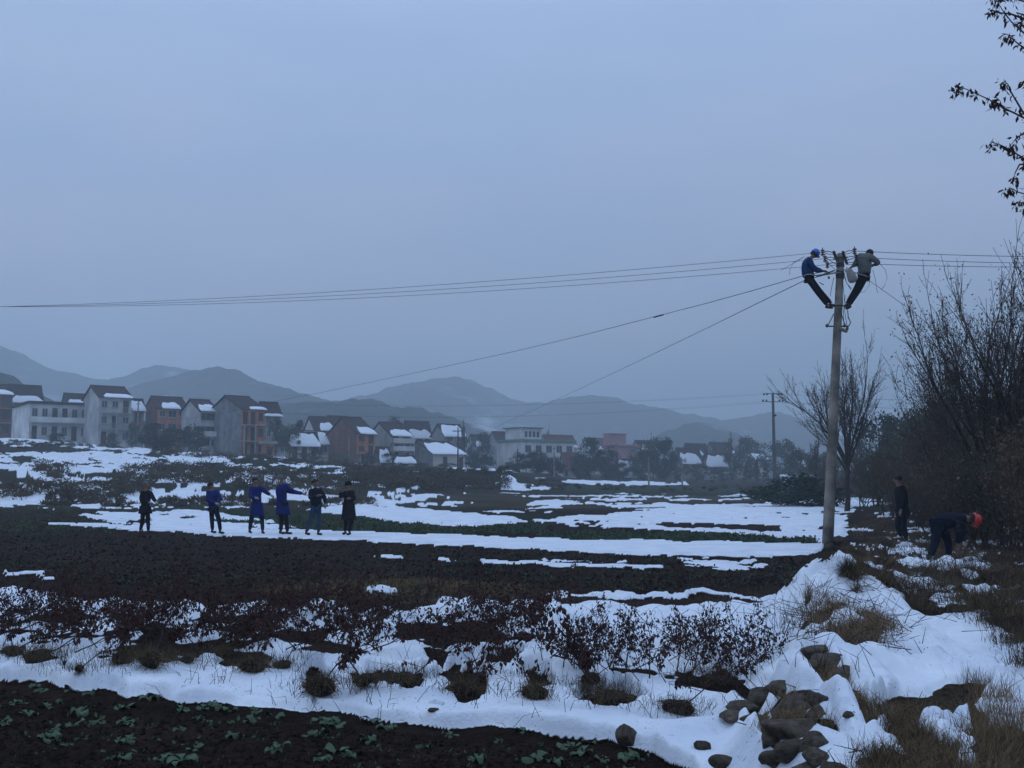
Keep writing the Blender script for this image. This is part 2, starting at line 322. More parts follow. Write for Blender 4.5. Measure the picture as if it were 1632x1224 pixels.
def base_h(X, Y):
    u = X/Y; px = 816+F*u; cols = [c for c, _ in PROF]
    Z = np.stack([np.interp(Y, [p[0] for p in pr], [p[1] for p in pr]) for _, pr in PROF])
    pc = np.clip(px, cols[0], cols[-1]); i = np.clip(np.searchsorted(cols, pc)-1, 0, len(cols)-2)
    cl = np.array(cols, float); t = (pc-cl[i])/(cl[i+1]-cl[i]); t = t*t*(3-2*t)
    z = np.take_along_axis(Z, i[None], 0)[0]*(1-t)+np.take_along_axis(Z, (i+1)[None], 0)[0]*t
    amp = sstep(62, 78, Y)*(1-sstep(150, 175, Y))*(1-sstep(600, 820, px))
    n = fbm(X/7, Y/9, 3, 4)
    z = z+amp*(n*.55+.5*np.abs(fbm(X/3.2, Y/5, 8, 3))-.12)
    z = z+(1-amp)*.12*fbm(X/9, Y/9, 5, 3)*sstep(12, 30, Y)*sstep(0, .3, 1-sstep(160, 190, Y)+.3*(Y > 300))
    z = z+sstep(300, 420, Y)*3*fbm(X/120, Y/120, 6, 3)
    # dike
    xe = np.interp(Y, DY, DX)+.25*fbm(Y/1.6, X*0+2, 12, 2)
    hd = np.interp(Y, [0, 15, 20, 27, 60, 120], [.42, .42, .32, .16, .25, .3])
    wd = np.interp(Y, [0, 30, 120], [.45, .8, 3])
    k = sstep(-.15, 1, (X-xe)/wd); rise = np.clip((X-xe-np.interp(Y, [0, 10, 40], [1.8, 3.0, 5]))/5, 0, 1)*(1-sstep(60, 150, Y))
    lip = np.exp(-((X-xe-.75)/.35)**2)*.13*(1-sstep(18, 26, Y)); path = -np.exp(-((X-xe-1.9)/.6)**2)*.12*(1-sstep(14, 20, Y))
    z = z+(hd*k+rise*.35+lip+path+k*(.07+.10*sstep(9.5, 12, Y)*(1-sstep(24, 32, Y)))*(fbm(X/.7, Y/.9, 21, 4)+.9*np.abs(fbm(X/.38, Y/.6, 27, 2))*sstep(9, 10, Y)))*(1-sstep(120, 200, Y))
    mnd = lambda cx, cy, rx, ry, h: h*np.exp(-((X-cx)/rx)**2-((Y-cy)/ry)**2)
    z = z+mnd(3.95, 12.7, .55, .7, .38)+mnd(5.2, 15.6, .55, 1.0, .22)+mnd(9.35, 29.4, .5, .5, .14)+mnd(5.1, 11.5, .7, 1.0, .16)
    return z, k, px
def surf(X, Y, full=False):
    X = np.atleast_1d(np.asarray(X, float)); Y = np.atleast_1d(np.asarray(Y, float))
    z, dk, px = base_h(X, Y)
    py = 760-(z-CAMZ)*F/Y
    near = 1-sstep(18, 24, Y)
    # warp then regions
    wx = px+fbm(px/55, py/26, 40, 3)*9*(1+near); wy = py+fbm(px/34, py/20, 44, 4)*(1-near)*3.2+near*(fbm(X/.55, Y/.8, 45, 2)*9+fbm(X/.2, Y/.3, 46, 2)*3)
    C = np.full(X.shape, -1.0)
    for P, val, soft, yk in REG:
        xs = [p[0] for p in P]; ys = [p[1] for p in P]; mm = soft*1.2
        if max(ys) > 985 and yk < 2.5: soft = soft*2.6
        mm = soft*1.2; m = (wx > min(xs)-mm) & (wx < max(xs)+mm) & (wy > min(ys)-mm) & (wy < max(ys)+mm)
        if not m.any(): continue
        d = pdist(P, wx[m], wy[m], yk); a = sstep(-soft*.5, soft*.5, d); C[m] = C[m]*(1-a)+val*a
    for cx, cy, rx, ry in PITS:
        rx, ry = rx*1.25, ry*1.3
        d = np.sqrt(((wx-cx)/rx)**2+((wy-cy)/ry)**2)+.45*fbm(px/22, py/12, 47, 3); a = 1-sstep(.55, 1.1, d); C = C*(1-a)-1.0*a
    far_n = fbm(px/(38+24*(px > 640)), py/np.where(px > 640, 3.2, 5.0), 50, 5, .6); nn = fbm(X/.42, Y/.8, 55, 4); C0 = C
    n = far_n*(1-near)+nn*near
    s = C+n*(1.15-.80*sstep(.25, .95, np.abs(C)))*(1-.35*near)+(.15*fbm(px/6, py/2.5, 59, 2)*(1-near))
    # snow cover follows the image-pixel regions plus noise, not the slope
    snow = sstep(-.06, .14+.06*near, s)
    depth = np.interp(Y, [0, 12, 20, 60, 150], [.085, .085, .07, .12, .2])
    thick = sstep(-.10, .95, s)**.8*near+(1-near)*np.sqrt(np.clip(s+.05, 0, .6)/.6); snow_h = sstep(-.1, .4, s)*(1-near)+near
    z2 = z+snow_h*thick*depth*(1+.35*near)
    z2 = z2+near*thick*(.09*fbm(X/.45, Y/.6, 61, 4)+.045*np.clip(fbm(X/.28, Y/.45, 63, 2), -.2, 1))
    z2 = z2+dk*near*thick*(.09*fbm(X/.3, Y/.4, 65, 3)+.08*fbm(X/.9, Y/.9, 66, 2)-.07*np.clip(fbm(X/.16, Y/.2, 67, 2)*2-.5, 0, 1))
    soilamp = (1-np.where(near > .5, np.clip(thick*2.5, 0, 1), snow))*(1-sstep(30, 60, Y))
    z2 = z2+soilamp*(.022*fbm(X/.17, Y/.19, 70, 2)+.05*fbm(X/.5, Y/.38, 72, 2))
    z2 = z2+(1-sstep(0, .5, snow))*sstep(60, 75, Y)*(1-sstep(140, 160, Y))*.25*np.clip(fbm(X/1.4, Y/2.2, 79, 3), 0, 1)*(px < 700)
    if not full: return z2, snow
    # colours of the bare ground
    soil = np.array([.0150, .0080, .0055]); soilb = np.array([.030, .018, .0125]); olive = np.array([.034, .036, .022]); tan = np.array([.075, .058, .040]); grn = np.array([.022, .034, .020])
    g = fbm(X/3, Y/6, 80, 4); gp = fbm(X/.8, Y/1.3, 82, 4)
    col = soil+(soilb-soil)*np.clip(gp*.7+.5, 0, 1)[:, None]
    col = col*(1+.55*fbm(X/2.6, Y/.8, 84, 4)*(1-sstep(40, 60, Y)))[:, None]
    def blend(c, a): return col*(1-a[:, None])+c*a[:, None]
    a = sstep(-9, 9, 812-py)*np.clip(.75+g*.4, 0, 1); col = blend(olive*.85, a)
    a = sstep(0, 6, pdist([(600,784),(1180,788),(1230,800),(900,812),(600,806)], wx, wy, 2))*np.clip(.7+g, 0, 1)*.8; col = blend(tan, a)
    a = sstep(0, 5, pdist([(900,772),(1250,776),(1250,788),(900,786)], wx, wy, 2))*.8; col = blend(grn*1.3, a)
    a = sstep(0, 5, pdist([(300,812),(900,818),(860,850),(600,845),(300,835)], wx, wy, 2))*.6; col = blend(grn, a)
    a = sstep(0, 5, pdist([(860,850),(1000,850),(1180,854),(1292,858),(1285,866),(1100,862),(900,861)], wx, wy, 2))*.7; col = blend(grn, a)
    a = sstep(0, 4, pdist([(60,800),(420,800),(700,806),(700,812),(300,812),(60,812)], wx, wy, 2))*.6; col = blend(olive, a)
    a = sstep(0, 14, pdist([(420,935),(600,925),(820,930),(1000,948),(820,962),(560,962),(440,955)], wx, wy, 1.4))*.7; col = blend(olive, a)
    a = dk*np.clip(.55+fbm(X/1.1, Y/1.6, 90, 4)*1.1, 0, 1)*(1-sstep(60, 120, Y)); col = blend(np.array([.055, .040, .024]), a*.8)
    return z2, snow, col
def gz(x, y): return float(surf(x, y)[0][0])
def hit(px, py, Y0=4.5, Y1=320):
    """where the sight line through a photo point meets the ground"""
    Ys = np.geomspace(Y0, Y1, 700); a = (px-816)/F; b = (612-py)/F; dy = CP-b*SP
    X = Ys*a/dy; Z = CAMZ+Ys*(SP+b*CP)/dy; z = surf(X, Ys)[0]; i = np.argmax(Z <= z)
    if not (Z <= z).any(): i = len(Ys)-1
    return float(X[i]), float(Ys[i]), float(z[i])
# fan-shaped grid from the camera, near rows in image-pixel steps (fine near, coarse far)
v = np.concatenate([np.arange(F*CAMZ/4.2, 560, -2.5), np.arange(560, 225, -1.0), np.arange(225, 32, -1.65)]); Yr = F*CAMZ/v
Yr = np.concatenate([Yr, np.arange(100.5, 262, .8), np.geomspace(266, 3800, 46)])
uo = np.concatenate([np.linspace(-1.6, -.585, 34)[:-1], np.arange(-.585, .585, .00135), np.linspace(.586, 1.6, 34)])
UU, YY = np.meshgrid(uo, Yr); X = (UU*YY).ravel(); Y = YY.ravel()
Z, SN, GC = surf(X, Y, True)
nr, nc = len(Yr), len(uo); idx = np.arange(nr*nc, dtype=np.int32).reshape(nr, nc)
FA = np.stack([idx[:-1, :-1], idx[:-1, 1:], idx[1:, 1:], idx[1:, :-1]], -1).reshape(-1, 4)
def groundmat():
    m = bpy.data.materials.new('field_ground'); m.use_nodes = True; t = m.node_tree; b = t.nodes['Principled BSDF']; nn = t.nodes.new; lk = t.links.new
    a1 = nn('ShaderNodeAttribute'); a1.attribute_name = 'snow'; a2 = nn('ShaderNodeAttribute'); a2.attribute_name = 'soil'
    tcn = nn('ShaderNodeTexCoord')
    n1 = nn('ShaderNodeTexNoise'); n1.inputs['Scale'].default_value = 38; n1.inputs['Detail'].default_value = 6; lk(tcn.outputs['Object'], n1.inputs[0])
    ma = nn('ShaderNodeMath'); ma.operation = 'MULTIPLY_ADD'; lk(n1.outputs[0], ma.inputs[0]); ma.inputs[1].default_value = .24; lk(a1.outputs['Fac'], ma.inputs[2])
    mr = nn('ShaderNodeMapRange'); mr.inputs['From Min'].default_value = .50; mr.inputs['From Max'].default_value = .68; lk(ma.outputs[0], mr.inputs['Value'])
    n2 = nn('ShaderNodeTexNoise'); n2.inputs['Scale'].default_value = 26; n2.inputs['Detail'].default_value = 7; lk(tcn.outputs['Object'], n2.inputs[0])
    r2 = nn('ShaderNodeMapRange'); r2.inputs['From Min'].default_value = .3; r2.inputs['From Max'].default_value = .7; r2.inputs['To Min'].default_value = .45; r2.inputs['To Max'].default_value = 1.5; lk(n2.outputs[0], r2.inputs['Value'])
    sc = nn('ShaderNodeVectorMath'); sc.operation = 'SCALE'; lk(a2.outputs['Color'], sc.inputs[0]); lk(r2.outputs[0], sc.inputs['Scale'])
    n5 = nn('ShaderNodeTexNoise'); n5.inputs['Scale'].default_value = 42; n5.inputs['Detail'].default_value = 3; lk(tcn.outputs['Object'], n5.inputs[0]); r5 = nn('ShaderNodeMapRange'); r5.inputs['From Min'].default_value = .645; r5.inputs['From Max'].default_value = .70; lk(n5.outputs[0], r5.inputs['Value'])
    n6 = nn('ShaderNodeTexNoise'); n6.inputs['Scale'].default_value = 1.1; n6.inputs['Detail'].default_value = 4; lk(tcn.outputs['Object'], n6.inputs[0]); r6 = nn('ShaderNodeMapRange'); r6.inputs['From Min'].default_value = .4; r6.inputs['From Max'].default_value = .6; lk(n6.outputs[0], r6.inputs['Value']); mm = nn('ShaderNodeMath'); mm.operation = 'MULTIPLY'; lk(r5.outputs[0], mm.inputs[0]); lk(r6.outputs[0], mm.inputs[1])
    sp = nn('ShaderNodeMix'); sp.data_type = 'RGBA'; lk(mm.outputs[0], sp.inputs[0]); sp.inputs[7].default_value = (.10, .075, .055, 1)
    n3 = nn('ShaderNodeTexNoise'); n3.inputs['Scale'].default_value = 1.3; n3.inputs['Detail'].default_value = 8; lk(tcn.outputs['Object'], n3.inputs[0])
    r3 = nn('ShaderNodeValToRGB'); r3.color_ramp.elements[0].position = .3; r3.color_ramp.elements[0].color = (.64, .69, .76, 1); r3.color_ramp.elements[1].position = .7; r3.color_ramp.elements[1].color = (.82, .845, .87, 1); lk(n3.outputs[0], r3.inputs[0])
    mx = nn('ShaderNodeMix'); mx.data_type = 'RGBA'; lk(mr.outputs[0], mx.inputs[0]); lk(sc.outputs[0], mx.inputs[6]); lk(r3.outputs[0], sp.inputs[6]); lk(sp.outputs[2], mx.inputs[7]); lk(mx.outputs[2], b.inputs['Base Color'])
    b.inputs['Roughness'].default_value = .85; b.inputs['Specular IOR Level'].default_value = .03
    n4 = nn('ShaderNodeTexNoise'); n4.inputs['Scale'].default_value = 35; n4.inputs['Detail'].default_value = 8; lk(tcn.outputs['Object'], n4.inputs[0])
    bs = nn('ShaderNodeMapRange'); bs.inputs['To Min'].default_value = .9; bs.inputs['To Max'].default_value = .30; lk(mr.outputs[0], bs.inputs['Value'])
    bp = nn('ShaderNodeBump'); bp.inputs['Distance'].default_value = .04; lk(n4.outputs[0], bp.inputs['Height']); lk(bs.outputs[0], bp.inputs['Strength']); lk(bp.outputs[0], b.inputs['Normal'])
    return m
GM = groundmat()
me = npmesh('ground', np.stack([X, Y, Z], 1), FA, [GM], smooth=True)
at1 = me.attributes.new('snow', 'FLOAT', 'POINT'); at1.data.foreach_set('value', SN.astype(np.float32))
at2 = me.attributes.new('soil', 'FLOAT_COLOR', 'POINT'); at2.data.foreach_set('color', np.concatenate([GC, np.ones((len(GC), 1))], 1).astype(np.float32).ravel())
tag(mobj('ground', me), kind='structure')
# wide sheet under and around it
gx, gy = np.meshgrid(np.linspace(-4200, 4200, 60), np.linspace(-900, 4200, 50)); gzv = -.45+.05*fbm(gx/90, gy/90, 4, 2)
ii = np.arange(gx.size).reshape(gx.shape); fa = np.stack([ii[:-1, :-1], ii[:-1, 1:], ii[1:, 1:], ii[1:, :-1]], -1).reshape(-1, 4)
tag(mobj('terrain', npmesh('terrain', np.stack([gx.ravel(), gy.ravel(), gzv.ravel()], 1), fa, [mat('snowy_plain', (.05, .045, .04), (.5, .52, .55), .9, .05, .1)])), kind='structure')
# ------------------------------------------------------------------ hills
hillm = mat('forest_hill', (.018, .026, .026), (.035, .045, .04), .95, .02, .05, 1.0, .12, 6, dist=6)
t = hillm.node_tree; b = t.nodes['Principled BSDF']; nzz = t.nodes.new('ShaderNodeTexNoise'); nzz.inputs['Scale'].default_value = .016; nzz.inputs['Detail'].default_value = 10; nzz.inputs['Roughness'].default_value = .72
tcn = t.nodes.new('ShaderNodeTexCoord'); t.links.new(tcn.outputs['Object'], nzz.inputs[0]); rr = t.nodes.new('ShaderNodeValToRGB'); t.links.new(nzz.outputs[0], rr.inputs[0])
rr.color_ramp.elements[0].position = .57; rr.color_ramp.elements[0].color = (0, 0, 0, 1); rr.color_ramp.elements[1].position = .68; rr.color_ramp.elements[1].color = (1, 1, 1, 1)
old = b.inputs['Base Color'].links[0].from_socket; mx = t.nodes.new('ShaderNodeMix'); mx.data_type = 'RGBA'; t.links.new(rr.outputs[0], mx.inputs[0]); t.links.new(old, mx.inputs[6]); mx.inputs[7].default_value = (.45, .48, .52, 1); t.links.new(mx.outputs[2], b.inputs['Base Color'])
def hill(pts, D, depth, sd):
    pts = sorted(pts); xs = np.linspace(pts[0][0], pts[-1][0], int((pts[-1][0]-pts[0][0])/3.5)); py = np.interp(xs, [p[0] for p in pts], [p[1] for p in pts])
    k = np.ones(9)/9; py = np.convolve(np.pad(py, 4, 'edge'), k, 'valid')
    top = CAMZ+(760-py)*D/F+2.2*fbm(xs/14, xs*0, sd, 4)*D/1000; u = (xs-816)/F
    tt = np.linspace(-1, 1, 60); prof = (1-np.abs(tt)**1.25)
    UU, TT = np.meshgrid(u, tt); PR = np.repeat(prof[:, None], len(u), 1); YY = D+TT*depth; XX = UU*D*(1+0*TT)
    n = fbm(XX/90, YY/90, sd+5, 5)
    ZZ = top[None]*PR+n*16*(1-PR)**.8*PR*2+2.0*fbm(XX/14, YY/14, sd+9, 2)-6*(1-PR)
    ii = np.arange(ZZ.size).reshape(ZZ.shape); fa = np.stack([ii[:-1, :-1], ii[:-1, 1:], ii[1:, 1:], ii[1:, :-1]], -1).reshape(-1, 4)
    tag(mobj('hill', npmesh('hill', np.stack([XX.ravel(), YY.ravel(), ZZ.ravel()], 1), fa, [hillm], smooth=True)), kind='structure')
hill([(-700,500),(-300,470),(-100,515),(0,550),(40,568),(80,586),(120,598),(160,603),(200,601),(225,588),(250,580),(275,582),(300,590),(330,603),(420,640),(500,660)], 1250, 330, 1)
hill([(160,640),(210,620),(250,607),(300,592),(330,585),(355,583),(380,590),(410,606),(440,618),(480,628),(530,636),(600,650),(760,690)], 900, 260, 2)
hill([(480,650),(530,640),(580,632),(620,618),(660,608),(700,603),(738,601),(760,608),(790,623),(820,637),(860,644),(890,636),(930,630),(960,630),(985,634),(1010,645),(1060,652),(1110,662),(1160,671),(1200,662),(1240,655),(1260,664),(1290,682),(1330,700),(1500,722),(1900,720),(2300,690)], 1400, 380, 3)
hill([(200,720),(300,680),(420,650),(520,636),(600,640),(660,652),(720,664),(780,684),(850,712),(900,745),(930,765)], 620, 150, 4)
hill([(960,765),(1020,712),(1060,688),(1085,677),(1110,674),(1140,678),(1175,692),(1220,708),(1290,735),(1330,765)], 850, 120, 5)
hill([(-500,560),(-100,590),(0,597),(40,611),(70,628),(110,650)], 420, 90, 6)
# ------------------------------------------------------------------ haze (kept inside the sky)
hz = MB().box((-4300, -950, -1.6), (4300, 4300, 330)).obj('haze', [])
hm = bpy.data.materials.new('haze_air'); hm.use_nodes = True; ht = hm.node_tree; ht.nodes.clear()
ho = ht.nodes.new('ShaderNodeOutputMaterial'); pv = ht.nodes.new('ShaderNodeVolumePrincipled'); pv.inputs['Density'].default_value = 0.00104; pv.inputs['Color'].default_value = (.82, .935, .99, 1); pv.inputs['Anisotropy'].default_value = 0.0
ht.links.new(pv.outputs[0], ho.inputs['Volume']); hz.data.materials.append(hm); tag(hz, kind='stuff')
# ------------------------------------------------------------------ houses
def roof_prism(mb, W, Ld, eave, ridge, ov=.5, th=.16, ridge_off=0.5):
    """two sloping slabs, ridge along local x; local origin = front left corner of the walls"""
    yr = Ld*ridge_off; sf = (ridge-eave)/yr; sb = (ridge-eave)/(Ld-yr)
    for y0, y1, s in ((-ov, yr, sf), (Ld+ov, yr, sb)):
        z0 = ridge-abs(yr-y0)*s
        mb.prism([(-ov*.6, y0, z0), (-ov*.6, y1, ridge), (-ov*.6, y1, ridge+th), (-ov*.6, y0, z0+th)], (W+ov*1.2, 0, 0))
    mb.prism([(-ov*.6, yr-.14, ridge+th-.05), (-ov*.6, yr+.14, ridge+th-.05), (-ov*.6, yr, ridge+th+.18)], (W+ov*1.2, 0, 0))
    return yr, sf
def snow_patch(W, yr, sf, ridge, x0, x1, t0, t1, ov=.5, th=.17, sd=0, jag=.25):
    """snow slab on the front slope between fractions x0..x1 of its width and t0 (eave)..t1 (ridge)"""
    n = 22; xs = np.linspace(x0, x1, n); nv = 6; V = []; 
    for i, x in enumerate(xs):
        e = min(1, 6*min((i+.0)/(n-1), 1-(i)/(n-1)))
        hi = t0+(t1-t0)*(1+jag*(float(vn(x*7+sd, sd*1.7, sd))-.7))*(0.35+.65*e)
        for j in range(nv):
            f = t0+(hi-t0)*j/(nv-1); y = -ov+(yr+ov)*f; z = ridge-(yr-y)*sf+th
            b = .13*(min(1, 4*j/(nv-1)+.35) if j < 2 else 1)*(0 if j == nv-1 else 1)*(0 if i in (0, n-1) else 1)
            V.append((-ov*.6+(W+ov*1.2)*x, y, z+b+.012))
    V = V+[(a, b2-.02 if False else b2, c-.16) for a, b2, c in V]; K = n*nv; ii = np.arange(K).reshape(n, nv)
    F = [(ii[a, b], ii[a+1, b], ii[a+1, b+1], ii[a, b+1]) for a in range(n-1) for b in range(nv-1)]
    per = [ii[a, 0] for a in range(n)]
    F += [(per[a], per[a]+K, per[a+1]+K, per[a+1]) for a in range(n-1)]
    return npmesh('roof_snow', V, F, [M['snow']], smooth=True)
PANE = {}
def window(parent, x, z, w, h, style='w', y=0.0):
    fm = M['frame'] if style != 'd' else M['framedark']
    key = (round(w, 2), round(h, 2), style)
    if key not in PANE:
        mb = MB(); t = .07; d0, d1 = -.07, .04
        mb.box((0, d0, 0), (w, d1, t)); mb.box((0, d0, h-t), (w, d1, h)); mb.box((0, d0, t), (t, d1, h-t)); mb.box((w-t, d0, t), (w, d1, h-t))
        k = 3 if w > 1.9 else 2
        for i in range(1, k): mb.box((w*i/k-t/2, d0+.005, t), (w*i/k+t/2, d1, h-t))
        mb.box((-.1, -.14, -.09), (w+.1, .02, -.003))
        PANE[key] = (mb.mesh('window', [fm]), MB().box((t, -.04, t), (w-t, -.015, h-t)).mesh('pane', [M['glass']]))
    a, b = PANE[key]; o = mobj('window', a, parent, (x, y, z)); mobj('pane', b, o)
def door(parent, x, z, w, h, y=0.0):
    key = ('door', round(w, 2), round(h, 2))
    if key not in PANE:
        mb = MB(); mb.box((-.08, -.07, 0), (0, .03, h+.08)); mb.box((w, -.07, 0), (w+.08, .03, h+.08)); mb.box((0, -.07, h), (w, .03, h+.08)); mb.box((0, -.03, 0), (w, .02, h), 1); mb.box((w/2-.02, -.045, 0), (w/2+.02, -.028, h), 0)
        PANE[key] = mb.mesh('door', [M['framedark'], M['door']])
    mobj('door', PANE[key], parent, (x, y, z))
def corners(x0, xc, x1, D, th):
    c, s = math.cos(R(th)), math.sin(R(th)); u0, uc, u1 = [(x-816)/F for x in (x0, xc, x1)]; Xc = uc*D
    W = (u1*D-Xc)/(c-u1*s); Ld = (Xc-u0*D)/(s+u0*c)
    return Xc, W, Ld
def house(name, label, x0, xc, x1, yb, ye, yr, D, th=40, wall='plaster', front=None, roof='tile', floors=2, bays='WDW', balcony=(), snow=None, cat='house', flat=False, Lmax=None, par=None, fstyle='w', side=(), cornice=None, ridge_off=.5, open_ground=False, tag_front=None):
    Xc, W, Ld = corners(x0, xc, x1, D, th)
    if Lmax: Ld = min(Ld, Lmax)
    zb = zpx(yb, D)-1.2; ez = zpx(ye, D)-zb; gzb = 1.2
    yrd = Ld*.5; rz_ = (zpx(yr, D+yrd*math.cos(R(th)))-zb)
    rt = empty(name, (Xc, D, zb), R(th)); tag(rt, label, cat)
    wm = [M[wall]]+([M[front]] if front else [])
    mb = MB()
    if flat: mb.box((0, 0, 0), (W, Ld, ez))
    else: mb.prism([(0, 0, 0), (0, Ld, 0), (0, Ld, ez), (0, Ld*ridge_off, rz_-.02), (0, 0, ez)], (W, 0, 0))
    if front:
        mb.box((.0, -.05, 0.0), (W, -.003, ez-.02), 1)
    mb.obj('wall', wm, rt)
    if flat:
        cm = M[cornice] if cornice else M['slab']
        q = MB().box((-.4, -.5, ez), (W+.4, Ld+.4, ez+.22)); q.box((-.3, -.4, ez+.22), (W+.3, -.22, ez+.5)); q.box((-.3, -.22, ez+.22), (-.12, Ld+.3, ez+.5)); q.obj('roof', cm, rt)
    else:
        q = MB(); yy, sf = roof_prism(q, W, Ld, ez, rz_, ridge_off=ridge_off); rf = q.obj('roof', M[roof], rt)
        for k, sn in enumerate(snow or ()):
            mobj('snow_cover', snow_patch(W, yy, sf, rz_, *sn, sd=len(label)+k*5), rf)
    fh = (ez-gzb)/floors
    nb = len(bays.split('|')[0])
    rows = bays.split('|')
    for f in range(floors):
        row = rows[min(f, len(rows)-1)]; nb = len(row); bw = W/nb
        for i, ch in enumerate(row):
            z = gzb+f*fh; yv = -.05 if front else 0.0
            if ch == 'W': window(rt, i*bw+bw*.22, z+fh*.30, bw*.56, fh*.46, fstyle, yv)
            elif ch == 'V': window(rt, i*bw+bw*.08, z+fh*.26, bw*.84, fh*.54, fstyle, yv)
            elif ch == 'w': window(rt, i*bw+bw*.32, z+fh*.42, bw*.36, fh*.34, fstyle, yv)
            elif ch == 'D': door(rt, i*bw+bw*.28, z+.05, bw*.44, fh*.76, yv)
        if f in balcony:
            z = gzb+f*fh; bd = 1.2
            sl_ = MB().box((0, -bd, z-.16), (W, -.06, z)).obj('balcony', M['slab'], rt)
            if par == 'solid': MB().box((0, -bd, z+.002), (W, -bd+.12, z+.95)).obj('parapet', M['whitewall'], sl_)
            elif par == 'brick': MB().box((0, -bd, z+.002), (W, -bd+.12, z+.9)).obj('parapet', M['brick'], sl_)
            elif par == 'bars':
                g = MB(); g.box((0, -bd, z+.92), (W, -bd+.08, z+1.0))
                for k in range(int(W/.35)+1): g.box((min(k*.35, W-.07), -bd+.01, z+.002), (min(k*.35, W-.07)+.06, -bd+.07, z+.918))
                g.obj('railing', M['slab'], sl_)
            if open_ground or f > 0:
                for k in range(3):
                    xx = (W-.25)*k/2; MB().box((xx, -bd+.002, max(0, z-fh)+.0), (xx+.24, -bd+.242, z-.162)).obj('pillar', M['slab'], rt)
    for (fy, fz, ww, hh) in side:
        o = MB().box((-.05, Ld*fy, gzb+fz), (-.003, Ld*fy+ww, gzb+fz+hh)).obj('window', M['glass'], rt); MB().box((-.07, Ld*fy-.1, gzb+fz-.1), (-.002, Ld*fy+ww+.1, gzb+fz-.005)).obj('sill', M['slab'], o)
    return rt, W, Ld, ez, fh, gzb
house('brick_house', 'dark brick house cut by the left edge with snowy eaves and small windows', -60, -42, 18, 695, 626, 612, 200, wall='brick', floors=3, bays='WDW|WWW|WDW', balcony=(1, 2), snow=((.05, .98, 0, .5),), fstyle='d')
house('village_house', 'house behind the white balcony block with long dark roof snowed along its eaves', 8, 17, 66, 695, 637, 614, 215, wall='plaster_dark', floors=3, bays='WWW', snow=((.03, .97, 0, .42),))
r_, W, Ld, ez, fh, gb = house('apartment_block', 'long white two storey block with full length white balcony and flat reddish roof edge', 18, 46, 141, 702, 643, 600, 188, th=36, wall='whitewall', front='plaster', floors=2, bays='DWDWDW|WWDDWW', balcony=(1,), par='solid', flat=True, cornice='tile', cat='house', open_ground=True)
house('village_house', 'low dark roofed house peeking between white block and tall grey house', 98, 104, 134, 700, 642, 628, 220, wall='plaster_dark', floors=2, bays='WW', snow=((.1, .9, 0, .55),))
house('village_house', 'tall grey three storey house with barred balcony and snow on right of roof', 131, 156, 208, 708, 632, 616, 186, th=38, wall='plaster', floors=3, bays='DWW|WDW|WWD', balcony=(1, 2), par='bars', snow=((.18, .99, 0, .36),))
house('village_house', 'narrow annex with small snowy roof right of tall grey house', 200, 209, 229, 706, 651, 637, 196, wall='plaster_dark', floors=2, bays='W|D', snow=((.05, .98, 0, .85),), balcony=(1,), par='brick')
house('brick_house', 'dull red brick house with white framed windows above the dark hedge', 231, 250, 297, 712, 649, 633, 196, th=38, wall='brick', front='orange', floors=3, bays='WWW|WVW|WVW', snow=((.18, .75, 0, .55),))
house('village_house', 'grey house with one large framed window behind round evergreen tree', 288, 317, 346, 716, 654, 638, 190, th=42, wall='plaster', floors=3, bays='V|V|V', snow=((.1, .97, 0, .62),), balcony=(1,), par='solid')
house('village_house', 'roof end with snow line directly right of tall orange fronted house', 408, 421, 447, 722, 659, 642, 200, wall='plaster_dark', floors=3, bays='WW', snow=((.0, 1, 0, .16),))
house('village_house', 'tallest grey gabled house with unfinished orange brick front and three slab balconies', 333, 384, 421, 728, 651, 632, 184, th=42, wall='greybrick', front='orange', floors=3, bays='DDW|DDW|DDW', balcony=(1, 2), snow=((.35, 1, 0, .2),), open_ground=True, fstyle='d')
house('brick_shed', 'small orange brick annex with one dark window beside tallest grey house', 417, 423, 438, 731, 707, 700, 180, wall='orange', floors=1, bays='W', flat=True, cat='shed', fstyle='d')
house('cottage', 'low cream cottage with three dark openings and a fully snowed roof', 455, 463, 508, 733, 707, 690, 196, th=30, wall='cream', floors=1, bays='DDD', snow=((0, 1, 0, .95),), fstyle='d')
house('cottage', 'snow roofed cottage just behind the cream cottage', 474, 482, 527, 728, 704, 688, 210, th=30, wall='plaster', floors=1, bays='WW', snow=((0, 1, 0, .98),))
house('village_house', 'pale gabled house above the cottages with one snow patch on its roof', 486, 500, 534, 720, 682, 665, 225, wall='whitewall', floors=2, bays='WW', snow=((.3, .9, 0, .6),))
house('village_house', 'dark roofed house behind between pale gable and big red brick house', 518, 528, 556, 722, 680, 664, 240, wall='plaster_dark', floors=2, bays='WW')
house('brick_house', 'big red brick house with blank gable, orange front and snow at roof corner', 522, 569, 598, 740, 690, 666, 205, th=42, wall='brick', front='orange', floors=3, bays='WD|WD|WD', balcony=(1,), snow=((.2, 1, 0, .45),), side=((.55, 4.4, .7, .8), (.25, 2.0, .8, .9)), fstyle='d')
house('village_house', 'grey house with open corner balconies right of big red brick house', 588, 622, 656, 731, 693, 674, 212, th=42, wall='plaster', floors=3, bays='DW|DW|DW', balcony=(1, 2), par='solid', snow=((.1, .97, 0, .5),))
house('village_house', 'house at the back whose dark roof carries a straight lower band of snow', 641, 650, 687, 722, 691, 672, 245, wall='plaster', floors=2, bays='WWW', snow=((.0, 1, 0, .52),))
house('village_house', 'distant grey house with white roof left of a hazy bare tree', 688, 708, 742, 722, 693, 677, 240, wall='plaster_dark', floors=2, bays='WW', snow=((0, 1, 0, .97),))
house('cottage', 'broad single storey dark cottage with large bright snow roof and two openings', 641, 690, 741, 747, 723, 704, 214, th=40, wall='plaster_dark', front='cream', floors=1, bays='.D.D', snow=((0, 1, 0, .96),), fstyle='d')
